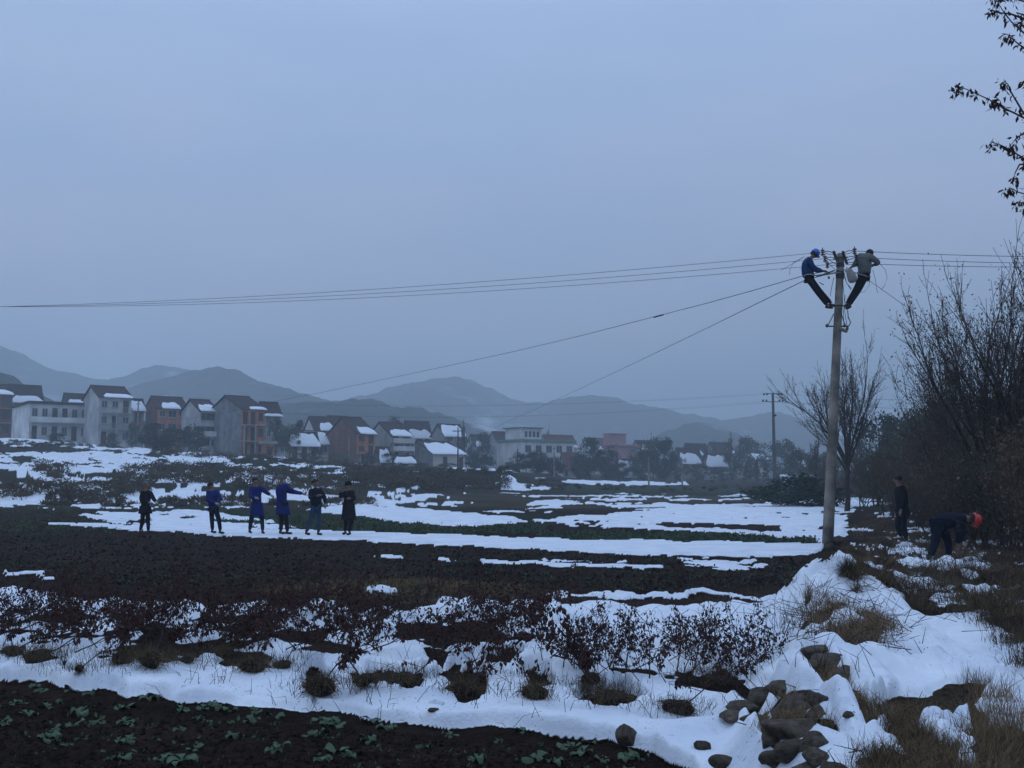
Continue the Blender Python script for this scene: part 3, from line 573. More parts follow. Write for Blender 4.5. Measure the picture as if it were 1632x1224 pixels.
house('garden_shed', 'tiny whitewashed shed with snowy roof in front of the broad dark cottage', 628, 631, 661, 748, 735, 728, 196, th=20, wall='whitewall', floors=1, bays='w', snow=((0, 1, 0, .95),), cat='shed')
house('garden_shed', 'low lean-to roof with snow triangle beside the red brick house', 598, 604, 622, 745, 728, 714, 200, wall='plaster_dark', floors=1, bays='D', snow=((.1, 1, 0, .9),), cat='shed')
house('village_house', 'dark grey gable directly behind the white three storey house', 778, 792, 815, 745, 703, 689, 262, wall='plaster_dark', floors=2, bays='W')
r_, W, Ld, ez, fh, gb = house('village_hall', 'white flat roofed house with green cornices and a raised upper room', 792, 833, 915, 753, 703, 690, 232, th=36, wall='whitewall', floors=2, bays='WWWWW|WWWWW', flat=True, cornice='green', balcony=(1,), par=None)
tz = zpx(683, 236)-(zpx(753, 232)-1.2)
up = MB().box((.6, 1.2, ez+.22), (W*.42, Ld*.75, tz)).obj('upper_room', M['whitewall'], r_)
MB().box((.2, .8, tz), (W*.42+.4, Ld*.8, tz+.25)).obj('cornice', M['green'], up)
for k in range(4): MB().box((W*.10+k*W*.075, 1.12, ez+1.0), (W*.10+k*W*.075+W*.045, 1.197, tz-.7)).obj('window', M['glass'], up)
house('village_house', 'low red roofed house with speckled snow behind the white green-trimmed house', 860, 872, 918, 745, 708, 694, 262, wall='plaster', roof='tilered', floors=2, bays='WWW', snow=((.3, 1, 0, .3),))
house('cottage', 'small grey cottage with dark red roof between conifers and evergreens', 893, 898, 923, 768, 738, 723, 215, th=28, wall='plaster', roof='tilered', floors=1, bays='W.W')
r_, W, Ld, ez, fh, gb = house('pink_house', 'pink rendered house with a square pink tower above the trees', 966, 985, 1016, 750, 711, 700, 262, wall='pinkwall', floors=3, bays='.W', flat=True, cornice='pinkwall')
tz = zpx(692, 262)-(zpx(750, 262)-1.2); tw = MB().box((-W*.25, 1.0, ez+.25), (W*.55, Ld*.8, tz)).obj('tower', M['pinkwall'], r_); MB().box((-W*.25-.25, .75, tz), (W*.55+.25, Ld*.8+.25, tz+.25)).obj('cornice', M['pinkwall'], tw)
house('garden_shed', 'shed with one bright sloping snow roof below the pink house', 980, 984, 1012, 768, 747, 733, 225, th=30, wall='plaster_dark', floors=1, bays='D', snow=((0, 1, 0, .95),), cat='shed')
house('cottage', 'hazy cottage with slanting snow roof right of the tall green trees', 1072, 1083, 1118, 755, 733, 715, 265, th=34, wall='plaster_dark', floors=1, bays='WW', snow=((0, .9, 0, .7),))
house('cottage', 'distant cottage roof with thin snow strip behind the hazy snow roofed cottage', 1088, 1096, 1128, 745, 720, 708, 290, th=30, wall='plaster_dark', floors=1, bays='WW', snow=((0, .7, 0, .5),))
house('cottage', 'farthest cottage with bright rectangular snow roof left of small conifers', 1120, 1126, 1160, 758, 738, 724, 270, th=18, wall='plaster', floors=1, bays='WW', snow=((0, 1, 0, .95),))
house('cottage', 'far cottage with pointed roof and faint snow above the bright snow roof', 1122, 1140, 1172, 745, 722, 706, 300, th=36, wall='plaster_dark', floors=1, bays='W', snow=((.6, 1, 0, .5),))
house('village_house', 'hazy two storey house between the pink house and the tall rounded tree', 1005, 1020, 1052, 750, 716, 703, 290, wall='plaster', floors=2, bays='WWW', snow=((.1, .9, 0, .6),))
house('village_house', 'red roofed gable rising just left of the pink house', 926, 938, 968, 748, 712, 699, 295, wall='whitewall', roof='tilered', floors=2, bays='WW', snow=((.0, .7, 0, .45),))
house('village_house', 'long low house with white roof strip far behind the small conifers', 1172, 1184, 1222, 752, 730, 719, 300, th=28, wall='plaster', floors=1, bays='WDW', snow=((.0, 1, 0, .7),))
house('village_house', 'small pale house in the haze right of the distant dark pole', 1258, 1266, 1296, 762, 742, 730, 260, th=30, wall='whitewall', floors=1, bays='WW', snow=((.0, 1, 0, .8),))
house('village_house', 'grey gabled house filling the gap left of the white green-trimmed house', 744, 756, 784, 742, 708, 694, 268, wall='plaster', floors=2, bays='WW', snow=((.1, 1, 0, .5),))
house('garden_shed', 'pale hut with snow roof beside the foot of the distant dark pole', 1236, 1241, 1264, 776, 764, 756, 190, th=24, wall='cream', floors=1, bays='D', snow=((0, 1, 0, .95),), cat='shed')
# ------------------------------------------------------------------ trees
def tubes(segs, k=3):
    """segs: list of (p0,p1,r0,r1) -> V,F"""
    A = np.array([s[0] for s in segs], float); B = np.array([s[1] for s in segs], float); r0 = np.array([s[2] for s in segs]); r1 = np.array([s[3] for s in segs])
    d = B-A; d /= np.linalg.norm(d, axis=1)[:, None]+1e-9; up = np.where(np.abs(d[:, 2:3]) < .9, np.array([[0, 0, 1.]]), np.array([[1., 0, 0]]))
    a = np.cross(d, up); a /= np.linalg.norm(a, axis=1)[:, None]+1e-9; b = np.cross(d, a); n = len(segs); V = np.zeros((n, 2*k, 3))
    for i in range(k):
        t = 2*math.pi*i/k; o = a*math.cos(t)+b*math.sin(t); V[:, i] = A+o*r0[:, None]; V[:, k+i] = B+o*r1[:, None]
    base = (np.arange(n)*2*k)[:, None]; F = np.concatenate([base+np.array([[i, (i+1) % k, k+(i+1) % k, k+i]]) for i in range(k)])
    return V.reshape(-1, 3), F
def leaves(P, size, rng, droop=0.0, aspect=.5, fold=True):
    """leaf quads, folded along the midrib"""
    n = len(P); P = np.asarray(P, float); d = rng.normal(size=(n, 3)); d[:, 2] -= droop; d /= np.linalg.norm(d, axis=1)[:, None]
    q = rng.normal(size=(n, 3)); s = np.cross(d, q); s /= np.linalg.norm(s, axis=1)[:, None]+1e-9; nn = np.cross(d, s)
    L_ = (size*rng.uniform(.6, 1.4, n))[:, None]; w_ = L_*aspect*.5
    V = np.stack([P, P+d*L_*.5+s*w_+nn*w_*.4, P+d*L_, P+d*L_*.5-s*w_+nn*w_*.4], 1).reshape(-1, 3)
    b = (np.arange(n)*4)[:, None]; F = np.concatenate([b+np.array([[0, 1, 2]]), b+np.array([[0, 2, 3]])])
    return V, F
def grow(rng, p, d, L_, r, lev, segs, tips, spread=.5, kids=(3, 4), upb=.15, lmin=.0, taper=.68, wob=.12):
    p = np.array(p, float); d = np.array(d, float); n = max(2, int(4-lev*.3)); st = L_/n; r1 = r*.62
    pts = [p]
    for i in range(n):
        d = d+rng.normal(size=3)*wob+np.array([0, 0, upb*.3]); d /= np.linalg.norm(d); q = p+d*st
        ra = r+(r1-r)*i/n; rb = r+(r1-r)*(i+1)/n; segs.append((p, q, ra, rb)); p = q; pts.append(p)
    if lev <= 0 or L_ < lmin: tips.extend(pts[1:]); return
    k = rng.integers(kids[0], kids[1]+1)
    for i in range(k):
        t = rng.uniform(.3, 1.0) if i else 1.0; j = min(n, int(t*n)); o = pts[j]
        v = rng.normal(size=3); v -= d*v.dot(d); v /= np.linalg.norm(v); nd = d+v*spread*rng.uniform(.6, 1.4)*(1 if i else .35)+np.array([0, 0, upb]); nd /= np.linalg.norm(nd)
        grow(rng, o, nd, L_*taper*rng.uniform(.75, 1.15), r1*rng.uniform(.6, .9) if i else r1*.95, lev-1, segs, tips, spread, kids, upb, lmin, taper, wob)
def tree_meshes(name, seed, h, trunk_r, lev, kids, spread, nleaf, lsize, leafmat, barkmat='bark', upb=.15, forks=1, L0=.3, droop=.6, minr=.0, taper=.68, wob=.12, jit=.15, aspect=.5):
    rng = np.random.default_rng(seed); segs = []; tips = []
    for f in range(forks):
        d = np.array([rng.normal()*.16*(forks > 1), rng.normal()*.16*(forks > 1), 1.]); grow(rng, (rng.normal()*.12*(forks > 1), rng.normal()*.12*(forks > 1), -.3), d/np.linalg.norm(d), L0*h, trunk_r, lev, segs, tips, spread, kids, upb, 0, taper, wob)
    zt = max(t[2] for t in tips); s = h/zt
    segs = [(a*s, b*s, max(x, minr), max(y, minr)) for a, b, x, y in segs]; tips = np.array(tips)*s
    thick = [x for x in segs if x[2] > trunk_r*.35]; thin = [x for x in segs if x[2] <= trunk_r*.35]
    mt = npmesh('trunk', *tubes(thick, 6), [M[barkmat]], smooth=True); mc = npmesh('branches', *tubes(thin, 3), [M['twig']]) if thin else None; ml = None
    if nleaf:
        P = tips[rng.integers(0, len(tips), nleaf)]+rng.normal(size=(nleaf, 3))*jit; ml = npmesh('foliage', *leaves(P, lsize, rng, droop, aspect), [M[leafmat]])
    return mt, mc, ml
def vase(seed, h, r0, n, rad, nleaf, lsize, leafmat, lev=4, fork=.30, minr=.008, kids=(3, 4)):
    rng = np.random.default_rng(seed); segs = []; tips = []; th = h*fork; p = np.array([0, 0, -.4]); n0 = 6
    for i in range(n0):
        t = p+np.array([rng.normal()*.05, rng.normal()*.05, (th+.4)/n0]); segs.append((p, t, r0*(1-.35*i/n0), r0*(1-.35*(i+1)/n0))); p = t
    for k in range(n):
        a = 6.283*k/n+rng.uniform(-.3, .3); e = rng.uniform(.05, 1.0)**.7; b = p-np.array([0, 0, rng.uniform(0, th*.28)]); d = np.array([math.cos(a)*e*rad, math.sin(a)*e*rad, 1.0]); d /= np.linalg.norm(d)
        grow(rng, b, d, h*(.40-.08*e), r0*.42, lev, segs, tips, .42, kids, .10, 0, .66, .09)
    zt = np.percentile([t[2] for t in tips], 99.5); sc = (h-th)/(zt-th); f = lambda v: v if v[2] < th else np.array([v[0]*sc, v[1]*sc, th+(v[2]-th)*sc])
    segs = [(f(a), f(b), max(x, minr), max(y, minr)) for a, b, x, y in segs]; tips = np.array([f(t) for t in tips]); tk = [x for x in segs if x[2] > r0*.2]; tn = [x for x in segs if x[2] <= r0*.2]
    P = tips[rng.integers(0, len(tips), nleaf)]+rng.normal(size=(nleaf, 3))*.1
    return npmesh('trunk', *tubes(tk, 6), [M['bark']], smooth=True), npmesh('branches', *tubes(tn, 3), [M['twig']]), npmesh('foliage', *leaves(P, lsize, rng, 1.2, .5), [M[leafmat]])
def place_tree(name, label, ms, loc, rz=0, sc=1, cat='tree', group=None):
    rt = empty(name, loc, rz); tag(rt, label, cat, group); rt.scale = sc if isinstance(sc, tuple) else (sc,)*3
    for n_, m_ in zip(('trunk', 'branches', 'crown'), ms):
        if m_: mobj(n_, m_, rt)
    return rt
def foot(px, Y): return ((px-816)/F*Y, Y, gz((px-816)/F*Y, Y)-.05)
# bare tree behind the pole
tb = vase(31, 9.6, .17, 9, .85, 900, .08, 'leafdark', 4, .30, .009)
place_tree('bare_tree', 'bare spreading tree with a few clinging leaves right behind the concrete pole', tb, foot(1347, 58), 1.0, (1.0, 1.0, 1.0))
tr = [vase(51+i, 7.8, .12, 11, .62, 3200, .07, 'leafbrown', 4, .22, .0055) for i in range(2)]
place_tree('bare_tree', 'tall leaf-clinging tree over the bending man, its crown highest at the right', tr[0], foot(1562, 26.5), 3.6, (1, 1, 1))
place_tree('bare_tree', 'dense brown tree at the right edge behind the red helmet', tr[1], foot(1640, 25), 1.3, (1.0, 1.0, .92))
place_tree('bare_tree', 'slender tree standing left of the tall leaf-clinging tree', tr[1], foot(1500, 36), 2.9, (.8, .8, .80))
# thicket
sh = [tree_meshes('sh%d' % i, 40+i, 3.2, .035, 4, (3, 4), .55, 1700, .07, ('leafbrown', 'leafbrown', 'greygreen', 'leafbrown')[i], L0=.34, upb=.2, forks=4, minr=.005, taper=.72, jit=.2) for i in range(4)]
thick = [(1395,62,1.5,2),(1430,52,1.45,0),(1466,58,1.7,2),(1410,44,.95,3),(1462,46,1.3,2),(1505,44,1.55,1),(1540,50,1.9,2),(1580,44,1.7,2),(1610,36,1.5,0),(1480,36,1.05,0),(1520,32,1.1,3),(1560,30,1.15,1),(1600,28,1.25,0),(1640,30,1.5,2),(1680,24,1.4,1),(1685,20,1.2,0),
         (1600,24,.7,3),(1650,22,.85,1),(1690,17,.85,3),(1730,14,.8,1),(1480,30,.62,1),(1455,34,.6,3),(1440,40,.75,1),(1520,26,.7,0),(1700,40,1.9,2),(1370,66,1.1,1),(1340,72,1.0,3),(1320,85,1.2,2),(1690,12,.8,3),(1590,60,2.0,2),(1500,66,2.0,2),(1640,50,2.2,2),(1550,24.5,.85,2),(1585,27,1.0,3),(1612,23,.95,2),(1495,28,.6,0),(1530,36,1.2,2)]
def ZL(px, Y):
    a = 'left of the walking man' if px < 1415 else 'straight behind the walking man' if px < 1460 else 'between the walking and the bending man' if px < 1500 else 'right behind the bending man' if px < 1575 else 'near the red helmet' if px < 1620 else 'at the right edge of the view'
    return 'tangled bush of the %s thicket, %s' % ('near' if Y < 30 else 'middle' if Y < 47 else 'far', a)
for i, (px, Y, s, k) in enumerate(thick):
    place_tree('shrub', ZL(px, Y), sh[k], foot(px, Y), i*1.7, (s*1.1, s*1.1, s), 'bush', ZL(px, Y).replace('tangled bush', 'bushes'))
# far village trees
def cloud_tree(seed, h, w_, n, ls, leafmat, clumps=26, trunk=.16, low=.12, shape='round'):
    rng = np.random.default_rng(seed); P = []; segs = [(np.array([0, 0, -1.]), np.array([0, 0, h*.35]), trunk, trunk*.7), (np.array([0, 0, h*.35]), np.array([0, 0, h*.85]), trunk*.7, trunk*.2)]
    for c in range(clumps):
        t = rng.uniform(0, 1); zc = h*(low+(1-low)*t); a = rng.uniform(0, 6.28)
        wr = w_*.5*((1-t)*.95+.05 if shape == 'cone' else math.sqrt(max(.02, 1-(2*t-1)**2))*.9+.08)
        rr_ = wr*math.sqrt(rng.uniform(.1, 1)); c0 = np.array([rr_*math.cos(a), rr_*math.sin(a), zc*.93])
        cr_ = (w_*.10 if shape == 'cone' else w_*.17)*rng.uniform(.6, 1.3); m = n//clumps
        q = rng.normal(size=(m, 3)); q /= np.linalg.norm(q, axis=1)[:, None]; P.append(c0+q*cr_*rng.uniform(.4, 1.1, (m, 1))*np.array([1, 1, .75]))
        segs.append((np.array([0, 0, zc*.6]), c0, trunk*.3, .03))
    P = np.concatenate(P)
    return npmesh('trunk', *tubes(segs, 5), [M['bark']]), None, npmesh('crown', *leaves(P, ls, rng, .2, .7), [M[leafmat]])
ev = [cloud_tree(60+i, 8, 8, 3800, .42, 'evergreen', 34) for i in range(3)]
gg = [cloud_tree(70+i, 8, 8, 2600, .40, 'greygreen', 30) for i in range(2)]
co = [cloud_tree(75, 8, 3.4, 2400, .32, 'evergreen', 34, shape='cone', low=.05)]
bt = [tree_meshes('bt%d' % i, 80+i, 8, .16, 5, (3, 4), .55, 500, .25, 'leafbrown', L0=.28, upb=.15, minr=.03, taper=.73) for i in range(3)]
VT = [  # px, Y, top py, width px, meshes, label
 (245,168,676,50,ev[0],'dark spreading evergreen in front of the dull red brick house'), (275,170,682,44,ev[1],'lower evergreen right of the spreading one, left of the round tree'),
 (308,172,676,44,ev[2],'round dark evergreen standing alone before the grey house'), (212,172,672,24,gg[0],'grey green bush beside the left concrete pole'),
 (440,188,668,34,gg[1],'hazy leafy tree right of the tallest grey house'), (462,196,676,34,gg[0],'greyish tree left of the cream cottage roofs'), (478,212,672,24,ev[0],'small dark tree left of the pale gabled house'),
 (432,172,705,26,bt[1],'bare shrubby tree at the foot of the orange annex'), (498,185,712,44,gg[1],'low hedge tree in front of the cream cottage'), (540,188,722,36,gg[0],'low dark tree before the red brick gable'), (585,190,722,34,gg[1],'low bush tree in front of the orange brick front'),
 (625,262,664,34,gg[0],'rounded pale tree rising behind the roofs left of centre'), (618,202,722,34,ev[1],'dark bush beside the whitewashed shed'), (745,232,668,44,bt[0],'feathery bare tree beside the centre pole, hazy'), (768,236,690,44,gg[1],'dim tree mass left of the white green-trimmed house'),
 (735,236,700,44,bt[2],'tangled bare tree behind the broad dark cottage roof'), (765,205,722,46,ev[2],'dark low tree right of the broad snow-roofed cottage'), (712,200,738,34,gg[0],'dark shrub before the broad snow-roofed cottage'), (675,198,738,30,gg[1],'scrubby bush at the gable foot of the broad cottage'),
 (828,200,724,40,ev[0],'first dark conifer clump before the white green-trimmed house'), (855,198,720,44,ev[1],'second evergreen clump before the white green-trimmed house'), (882,202,728,34,ev[2],'third smaller evergreen clump left of the red roofed cottage'),
 (940,206,700,46,ev[0],'broad dark evergreen left of the pink house'), (965,204,714,44,ev[2],'bushy evergreen directly before the pink house'), (985,212,738,44,ev[1],'low evergreen in front of the pink house'), (925,212,722,30,ev[2],'small evergreen right of the red roofed cottage'),
 (1040,226,697,50,gg[0],'tall rounded tree right of the pink house'), (1058,222,700,44,ev[1],'dark round tree beside the thin concrete pole'), (1025,222,715,44,ev[2],'dense green tree left of the thin concrete pole'), (1036,262,686,36,bt[1],'bare treetop rising over the tall rounded tree'), (1078,230,725,34,gg[1],'lower tree right of the dark round tree'),
 (1165,262,688,56,bt[0],'large hazy bare tree above the small conifers'), (1135,285,700,44,bt[1],'pale bare tree behind the far cottages'), (1195,270,697,56,gg[1],'hazy rounded tree left of the distant dark pole'), (872,285,674,26,bt[2],'tiny bare treetop behind the white green-trimmed house'),
 (1188,236,738,15,co[0],'left conifer of the three small pointed ones'), (1204,238,730,15,co[0],'middle and tallest conifer of the three small pointed ones'), (1219,236,732,15,co[0],'right conifer of the three, nearest the distant pole'),
 (1110,240,738,40,gg[0],'dark shrubby tree under the slanting snow roof'), (1150,232,744,44,gg[1],'shrubby tree under the bright rectangular snow roof'), (1250,250,700,60,gg[0],'hazy tree just right of the distant dark pole'), (1285,240,706,60,bt[1],'bare hazy tree between distant pole and concrete pole'), (1275,170,716,50,gg[1],'dim leafy tree left of the concrete pole'),
 (1300,120,690,60,bt[0],'thin dark tree whose twigs reach left of the concrete pole'), (1310,140,720,60,gg[0],'dark foliage mass behind the concrete pole'), (1375,110,660,80,bt[2],'twiggy dark tree seen right of the concrete pole'), (1400,90,660,90,gg[1],'dark grey green tree behind the walking man'), (1450,95,650,100,gg[0],'big murky tree mass above the walking man'), (1510,100,640,110,gg[1],'blue hazy tree mass between the two right hand trees'), (1590,100,640,120,gg[0],'murky tree mass behind the right edge tree'),
 (90,176,690,26,gg[0],'small garden bush before the white balcony block'), (180,178,690,22,gg[1],'small bush before the tall grey house'), (5,240,600,40,bt[0],'bare tree behind the leftmost brick house')]
for i, (px, Y, ty, wp, ms, lb) in enumerate(VT):
    x, y, z = foot(px, Y); h = zpx(ty, Y)-z; wm = wp*Y/F; rt = place_tree('tree', lb, ms, (x, y, z), i*2.1, 1); bw = 3.4 if ms is co[0] else 8; rt.scale = (wm/bw, wm/bw, h/8)
# near branches at upper right
def near_tree():
    rng = np.random.default_rng(5); Y0 = 11.0
    rt = empty('roadside_tree', (at(1900, 900, Y0).x, Y0, .3)); tag(rt, 'near tree whose drooping leafy twigs hang in from the upper right corner', 'tree')
    O = Vector(rt.location); g = lambda px, py, Y=Y0: at(px, py, Y)-O
    MB().tube([(0, 0, -.6), (.05, 0, 1.5), (-.1, 0, 3), g(1880, 250, Y0), g(1860, -150, Y0)], .13, 9, r1=.05).obj('trunk', M['bark'], rt, smooth=True)
    paths = [[(1880,250),(1780,200),(1700,205),(1632,188),(1600,172),(1575,158),(1540,142),(1524,137)], [(1880,100),(1760,110),(1680,85),(1632,53),(1612,35),(1597,15),(1585,-5)],
             [(1870,330),(1740,290),(1660,265),(1632,253),(1612,240),(1597,232),(1580,226)], [(1870,360),(1720,330),(1660,310),(1640,311),(1622,306),(1608,298)], [(1800,170),(1700,185),(1632,182),(1622,165),(1612,148),(1606,134),(1600,128)],
             [(1700,85),(1660,90),(1632,77),(1618,66),(1604,54)], [(1660,70),(1632,30),(1610,22),(1590,20),(1580,15)], [(1700,210),(1650,200),(1632,212),(1620,220),(1612,230)], [(1660,262),(1640,262),(1625,262),(1618,275),(1616,282)], [(1720,330),(1650,330),(1632,325),(1625,322)], [(1600,172),(1590,165),(1583,160)], [(1700,205),(1660,170),(1640,150),(1636,138),(1636,128)], [(1640,40),(1632,24),(1620,20),(1628,30)], [(1720,30),(1660,10),(1610,-4),(1600,-12)]]
    br = MB(); L_ = []
    for P in paths:
        yy = Y0+rng.uniform(-.5, .5); pts = [g(a, b, Y0+(yy-Y0)*(1-min(1, max(0, (a-1632)/240)))) for a, b in P]; br.tube(pts, .018, 5, r1=.003)
        for k in range(len(pts)-1):
            if P[k][0] > 1760: continue
            a, b = pts[k], pts[k+1]; n = max(2, int((b-a).length/.028))
            for q in range(n):
                if rng.random() < .62: L_.append(a.lerp(b, (q+rng.random())/n)+Vector(rng.normal(size=3)*.014))
        e = pts[-1]
        for q in range(9): L_.append(e+Vector((rng.normal()*.03, rng.normal()*.03, -abs(rng.normal())*.03)))
    br.obj('branches', M['twig'], rt)
    P = []
    for p in L_:
        for q in range(rng.integers(2, 4)): P.append(p+Vector(rng.normal(size=3)*.018))
    V, Fq = leaves(P, .075, rng, 1.6, .34); mobj('leaves', npmesh('leaves', V, Fq, [M['leafdark']]), rt)
near_tree()
# ------------------------------------------------------------------ poles and wires
PB = Vector(hit(1318, 868)); PB.z -= .25; PT = at(1340, 404, PB.y)
main = empty('utility_pole', PB); tag(main, 'tall leaning concrete utility pole that two linemen are working on', 'utility pole')
ax = (PT-PB); HL = ax.length; axn = ax.normalized()
MB().lathe([(.155, 0), (.15, 1), (.125, HL*.55), (.098, HL-.02), (.09, HL)], seg=20, axis=axn).obj('pole', M['concrete'], main, smooth=False)
main.children[0].data.polygons.foreach_set('use_smooth', [True]*len(main.children[0].data.polygons))
PY = PB.y; g = lambda px, py, dy=0: at(px, py, PY+dy)-PB
adir = Vector((.40, 1, 0)).normalized()
top = PT-PB-axn*.13
cb = MB()
for sx_ in (-1, 1):
    off = Vector((sx_*.125, 0, 0)); a = top+off-adir*.82; b = top+off+adir*.82
    cb.prism([a+Vector((-.035, 0, -.035)), a+Vector((.035, 0, -.035)), a+Vector((.035, 0, .035)), a+Vector((-.035, 0, .035))], b-a)
for k in (-.12, .12): cb.tube([top+Vector((-.17, k, 0)), top+Vector((.17, k, 0))], .014, 6)
cb.obj('crossarm', M['iron'], main)
MB().lathe([(.112, -.05), (.118, 0), (.112, .05)], tuple(top+axn*-.22), 16).obj('clamp_band', M['iron'], main)
MB().lathe([(.11, -.12), (.116, 0), (.11, .12)], tuple(top+axn*-.5), 16).obj('clamp_band', M['iron'], main)
INS = []
for j, ky in enumerate((-.75, 0.0, .75)):
    for sx_ in (-1, 1):
        p0 = top+adir*ky+Vector((sx_*.15, 0, 0)); p1 = p0+Vector((sx_*.27, .08*(-sx_), .03-.03*j))
        m = MB(); m.tube([p0, p0.lerp(p1, .5)+Vector((0, 0, .035)), p1], .012, 5); m.tube([p0+Vector((0, 0, -.05)), p0.lerp(p1, .5)+Vector((0, 0, -.045)), p1], .009, 5)
        for e, (rr_) in enumerate((.06, .045, .06)):
            c = p1+Vector((0, 0, -.07+.06*e)); m.lathe([(.022, -.025), (rr_, -.012), (rr_, .008), (.02, .028)], tuple(c), 10)
        m.tube([p1+Vector((0, 0, -.12)), p1+Vector((0, 0, .13))], .012, 6)
        m.obj('insulator', M['porcelain'], main); INS.append((j, sx_, PB+p1))
# jumper loops, brace, lower bracket
for k, P in enumerate([[(1318,412),(1330,420),(1345,418),(1358,412)], [(1322,422),(1335,432),(1352,428),(1362,424)], [(1350,425),(1345,440),(1350,452),(1357,460)], [(1344,431),(1349,450),(1356,462)], [(1329,442),(1326,455),(1323,472)], [(1340,445),(1343,475),(1345,518)], [(1343,445),(1346,480),(1352,500)], [(1347,470),(1346,495),(1350,520)]]):
    MB().tube([g(a, b, -.12+.03*k) for a, b in P], .008, 5).obj('jumper_cable', M['wire'], main)
MB().tube([g(1308, 439, -.3), g(1330, 431, -.1)], .022, 6).obj('brace', M['iron'], main)
MB().tube([g(1306, 450, -.2), g(1313, 454, -.2)], .012, 6).obj('hook', M['iron'], main)
lb = MB(); lb.tube([g(1317, 520, .0), g(1352, 520, .0)], .02, 6)
for P in ([(1329, 500), (1320, 518)], [(1341, 500), (1347, 519)], [(1352, 506), (1356, 514)], [(1356, 514), (1351, 523)], [(1351, 495), (1352, 508)]): lb.tube([g(*P[0], -.1), g(*P[1], 0)], .014, 5)
lb.obj('lower_bracket', M['iron'], main)
for px, py in ((1318, 519), (1346, 519), (1350, 524)):
    MB().lathe([(.02, -.05), (.045, -.02), (.045, .01), (.02, .05)], tuple(g(px, py, -.05)), 9).obj('insulator', M['porcelain'], main)
MB().lathe([(.05, -.12), (.055, 0), (.04, .12)], tuple(g(1344, 526, -.12)), 9, axis=(1, 0, -.45)).obj('lamp_bracket', M['concrete'], main)
MB().lathe([(.02, -.04), (.035, 0), (.02, .04)], tuple(g(1321, 442.5, -.2)), 8).obj('insulator', M['porcelain'], main)
m = MB(); m.box((-.04, -.2, 2.0), (.1, -.14, 2.3)); o = m.obj('number_plate', M['concrete_dark'], main)
bpy.data.objects.remove(o)
def catenary(a, b, sag, n=40):
    a, b = Vector(a), Vector(b); return [a.lerp(b, i/n)+Vector((0, 0, -sag*4*(i/n)*(1-i/n))) for i in range(n+1)]
def wire(label, pts, r, group=None, name='power_line'):
    o = Vector(pts[0]); return tag(MB().tube([Vector(p)-o for p in pts], r, 5).obj(name, M['wire'], None, o), label, 'wire', group)
LN = ['near', 'middle', 'far']
for j, sx_, p in INS:
    if sx_ < 0: wire('overhead line running left from the linemen, %s of the three phases' % LN[j], catenary(p, at(-130, 491.5-2*j, 37+1.2*j), .30+.06*j, 60), .0062, 'power lines left of the pole')
    else: wire('overhead line running right from the linemen, %s of the three phases' % LN[j], catenary(p, at(1760, (409.5, 420, 425)[j], PY-.4+.5*j), .05), .008, 'power lines right of the pole')
wire('slack pulled cable sloping down left toward the village roofs', [at(px, py, Y) for px, py, Y in ((1312,433,PY-.1),(1275,441,31),(1200,463,34),(1120,485,37),(1042,505,41),(930,534,47),(820,560,54),(700,586,62),(600,607,71),(500,628,82),(435,640,92),(330,664,115),(220,672,150),(40,690,172))], .011, name='pulled_cable')
wire('dark splice sleeve on the slack pulled cable', [at(px, py, Y) for px, py, Y in ((1057,501.6,40.4),(1042,505.6,41.1))], .03, name='cable_splice')
wire('steeper pulled cable ending at the far pole near the village centre', [at(px, py, Y) for px, py, Y in ((1322,436,PY-.15),(1282,447,32),(1200,487,40),(1100,536,52),(1000,584,70),(900,631,100),(820,667,145),(775,688,190),(733,699,200))], .013, name='pulled_cable')
wire('guy wire slanting down right from the grey jacketed lineman into the tree', [at(px, py, Y) for px, py, Y in ((1360,447,PY+.1),(1388,449,PY+.3),(1408,463,PY+.4),(1450,493,PY+.6),(1497,530,PY+.8),(1560,600,PY+1.2))], .007, name='guy_wire')
for lb_, P in (('loose wire end curling down beside the grey lineman elbow', [(1402,420),(1411,430),(1414,443),(1410,455),(1404,462)]), ('short loose wire hanging behind the grey lineman back', [(1391,430),(1395,445),(1397,460),(1399,467)]),
               ('loose wire tail arching left behind the blue lineman', [(1283,408),(1265,418),(1259,430),(1258,438)]), ('second loose wire tail drooping left of the blue lineman', [(1280,411),(1262,421),(1244,431)]), ('black rope looped under the grey lineman seat', [(1387,440),(1385,455),(1378,465),(1370,466)])):
    wire(lb_, [at(a, b, PY+.1) for a, b in P], .006, name='loose_wire')
# distant pole with two crossarms
fp = hit(1233, 778, 60); fY = min(fp[1], 110); fx_ = (1233-816)/F*fY; fz = zpx(780, fY)
fpo = empty('utility_pole', (fx_, fY, fz-.6)); tag(fpo, 'distant dark utility pole with two thin crossarms against the hills', 'utility pole'); fh_ = zpx(627, fY)-fz+.6
MB().lathe([(.21, 0), (.13, fh_)], seg=10).obj('pole', M['concrete_dark'], fpo)
for py, hw in ((627, 16), (640, 18)):
    z = zpx(py, fY)-fz+.6; wd = hw*fY/F; ca = MB().box((-wd*(1 if py > 630 else .9), -.05, z-.022), (wd*.9, .05, z+.022)).obj('crossarm', M['iron'], fpo)
    for q in (-1, -.65, .65, 1): MB().lathe([(.05, 0), (.11, .06), (.11, .12), (.04, .2)], (q*wd*.88, 0, z+(.03 if py > 630 else -.2)), 7).obj('insulator', M['porcelain'], ca)
MB().lathe([(.1, -.1), (.14, 0), (.1, .1)], (.22, 0, zpx(662, fY)-fz+.6), 7).obj('junction_box', M['iron'], fpo)
